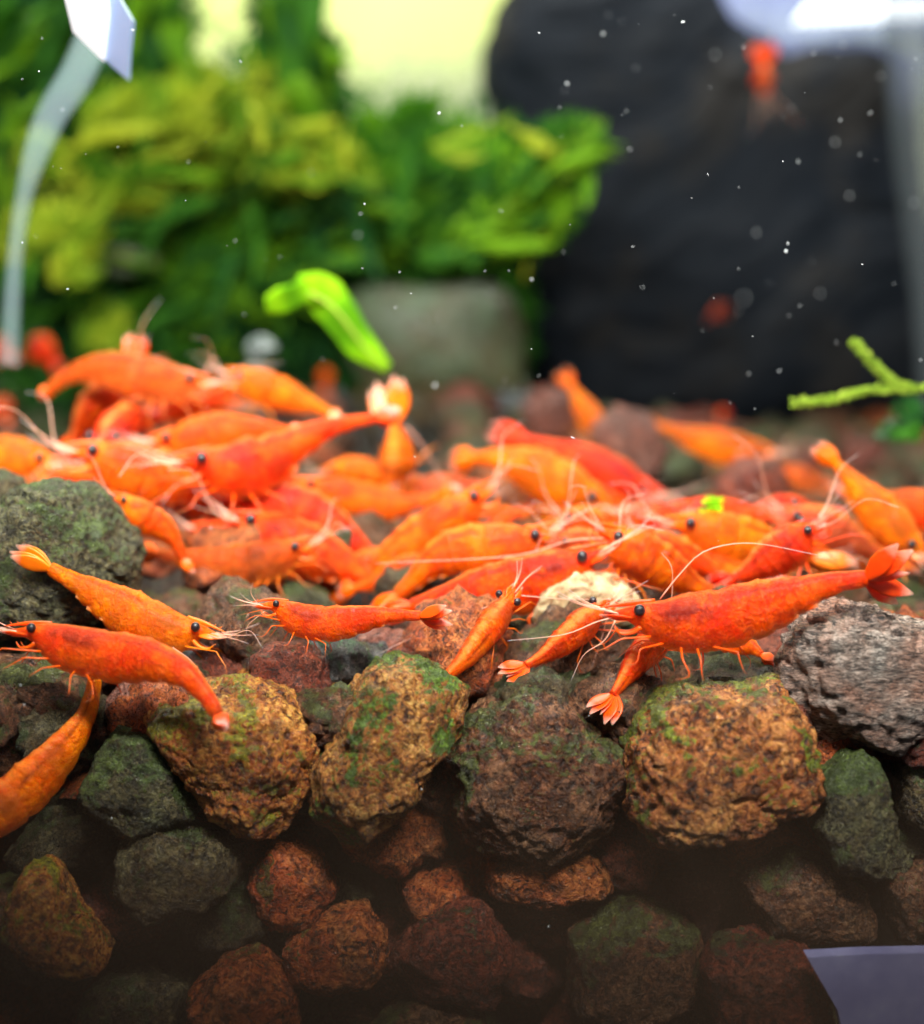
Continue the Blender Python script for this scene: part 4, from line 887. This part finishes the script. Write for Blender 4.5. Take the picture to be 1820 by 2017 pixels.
    slab([(228, -40), (262, 40), (240, 90), (222, 137), (186, 104), (216, 30)], 13.25, 'glint_back', bm_)
glare()

# ---------------------------------------------------------------- lavender base card at the lower right
def base_card():
    m, nt, b = new_mat('lavender_card'); g = G(nt); v = g.coords(100, False)
    g.link(g.ramp(g.noise(v, 3, 4), [(.4, (.36, .36, .70)), (.62, (.46, .46, .80)), (.74, (.7, .72, .85))]), b.inputs['Base Color']); b.inputs['Roughness'].default_value = .4
    d = 9.35; poly = [(1590, 1886), (1700, 1880), (1900, 1876), (1900, 2120), (1680, 2120), (1650, 1990)]
    f = [P(x, y, d) for x, y in poly]; n = len(f); V = np.array(f + [q + np.array([0, .12, 0]) for q in f])
    F = [list(range(n))[::-1], [n + i for i in range(n)]] + [[i, (i + 1) % n, n + (i + 1) % n, n + i] for i in range(n)]
    o = mesh_obj('base_card', V, F, m, smooth=False); tag(o, 'lavender grey plastic corner showing at the bottom right', 'plastic card')
base_card()

# ---------------------------------------------------------------- specks drifting in the water and on the glass, and a stone's highlight
def specks():
    m = simple('speck', (.42, .44, .46), .5)
    parts = []; r = np.random.default_rng(11); Vi, Fi = ico(1)
    for i in range(170):
        x = r.uniform(0, 1820); y = r.uniform(20, 820) if r.random() < .85 else r.uniform(820, 1300)
        if x < 950 and r.random() < .45: continue
        d = r.choice([9.5, 10.5, 11, 12, 13, 16]) + r.uniform(-.3, .3); s = cpp(d) * r.choice([1.3, 1.8, 2.4, 4.0], p=[.5, .3, .15, .05])
        parts.append((Vi @ np.array([[r.uniform(.4, 2.2), 0, r.uniform(-1, 1)], [0, .6, 0], [r.uniform(-1, 1), 0, r.uniform(.3, 1.2)]]) * s * .8 + P(x, y, d), Fi))
    for (x, y, s, d) in [(1645, 280, 17, 17), (1673, 385, 14, 17), (1490, 458, 16, 17), (1548, 495, 13, 12), (1552, 480, 9, 12), (1615, 578, 14, 18), (1800, 400, 16, 18), (1408, 108, 15, 19), (1560, 215, 10, 17), (1465, 588, 22, 24), (1735, 150, 14, 17), (718, 402, 7, 11.5), (787, 536, 6, 11.5), (44, 478, 6, 10.5), (857, 760, 12, 14), (1160, 1410, 5, 10), (48, 1388, 9, 9.6), (40, 1350, 8, 9.6), (415, 1040, 9, 12), (830, 1555, 9, 9.7), (1160, 1730, 8, 9.7), (220, 1612, 9, 9.8), (1080, 1826, 13, 9.6), (1490, 1390, 5, 9.8)]:  # the one beside the two lobed stone paints its white highlight
        V, F = ico(2); s = s * (.62 if d > 15 else 1); parts.append((rough(V, x, 1.0, 1.6) * s * cpp(d) * np.array([.8, .6, 1.1]) * .30 + P(x, y, d), F))
    V, F = join(parts); o = mesh_obj('specks_and_highlight', V, F, m); stuff(o, 'white specks drifting in the water and a painted stone highlight', 'debris')
specks()

# ---------------------------------------------------------------- front pane of the tank
def front_glass():
    m = bpy.data.materials.new('clear_glass'); m.use_nodes = True; nt = m.node_tree; nt.nodes.remove(nt.nodes['Principled BSDF']); g = G(nt)
    tr = g.node('ShaderNodeBsdfTransparent'); tr.inputs[0].default_value = (.985, .995, .99, 1); gl = g.node('ShaderNodeBsdfGlossy'); gl.inputs['Roughness'].default_value = .02
    fr = g.node('ShaderNodeFresnel'); fr.inputs[0].default_value = 1.10; mx = g.node('ShaderNodeMixShader')
    g.link(fr.outputs[0], mx.inputs[0]); g.link(tr.outputs[0], mx.inputs[1]); g.link(gl.outputs[0], mx.inputs[2]); g.link(mx.outputs[0], nt.nodes['Material Output'].inputs[0])
    V = []
    for y in (-.5, 0.0): V += [[-24, y, -4.4], [24, y, -4.4], [24, y, 26], [-24, y, 26]]
    F = [[0, 1, 2, 3], [7, 6, 5, 4], [0, 4, 5, 1], [1, 5, 6, 2], [2, 6, 7, 3], [3, 7, 4, 0]]
    struct(mesh_obj('front_glass', V, F, m, base=np.zeros(3), smooth=False))
    m, nt, b = new_mat('brown_shade_veil'); g = G(nt); v = g.coords(100, False); b.inputs['Base Color'].default_value = (.045, .024, .011, 1); b.inputs['Roughness'].default_value = .7  # shade over the lower gravel painted as an added brown veil, denser downwards
    sp = g.node('ShaderNodeSeparateXYZ'); g.link(v, sp.inputs[0])
    h = g.math('ADD', g.math('MULTIPLY', sp.outputs[2], -.40), g.math('MULTIPLY', g.noise(v, .9, 5, .6, .6), .55)); f = g.ramp(h, [(.45, 0.0), (.9, .52), (1.0, .58)])
    tr = g.node('ShaderNodeBsdfTransparent'); mx = g.node('ShaderNodeMixShader'); g.link(f, mx.inputs[0]); g.link(tr.outputs[0], mx.inputs[1]); g.link(b.outputs[0], mx.inputs[2]); g.link(mx.outputs[0], nt.nodes['Material Output'].inputs[0])
    struct(mesh_obj('shade_veil', [[-23, .02, -4.4], [23, .02, -4.4], [23, .02, .4], [-23, .02, .4]], [[0, 1, 2, 3]], m, base=np.zeros(3), smooth=False))
    fl = struct(mesh_obj('tank_floor', [[-24, -.5, -4.5], [24, -.5, -4.5], [24, 33, -4.5], [-24, 33, -4.5]], [[0, 1, 2, 3]], simple('tank_floor_dark', (.02, .02, .025), .5), base=np.zeros(3), smooth=False))
front_glass()
for o in THINGS + [bed]:
    if '_b' in o: del o['_b']
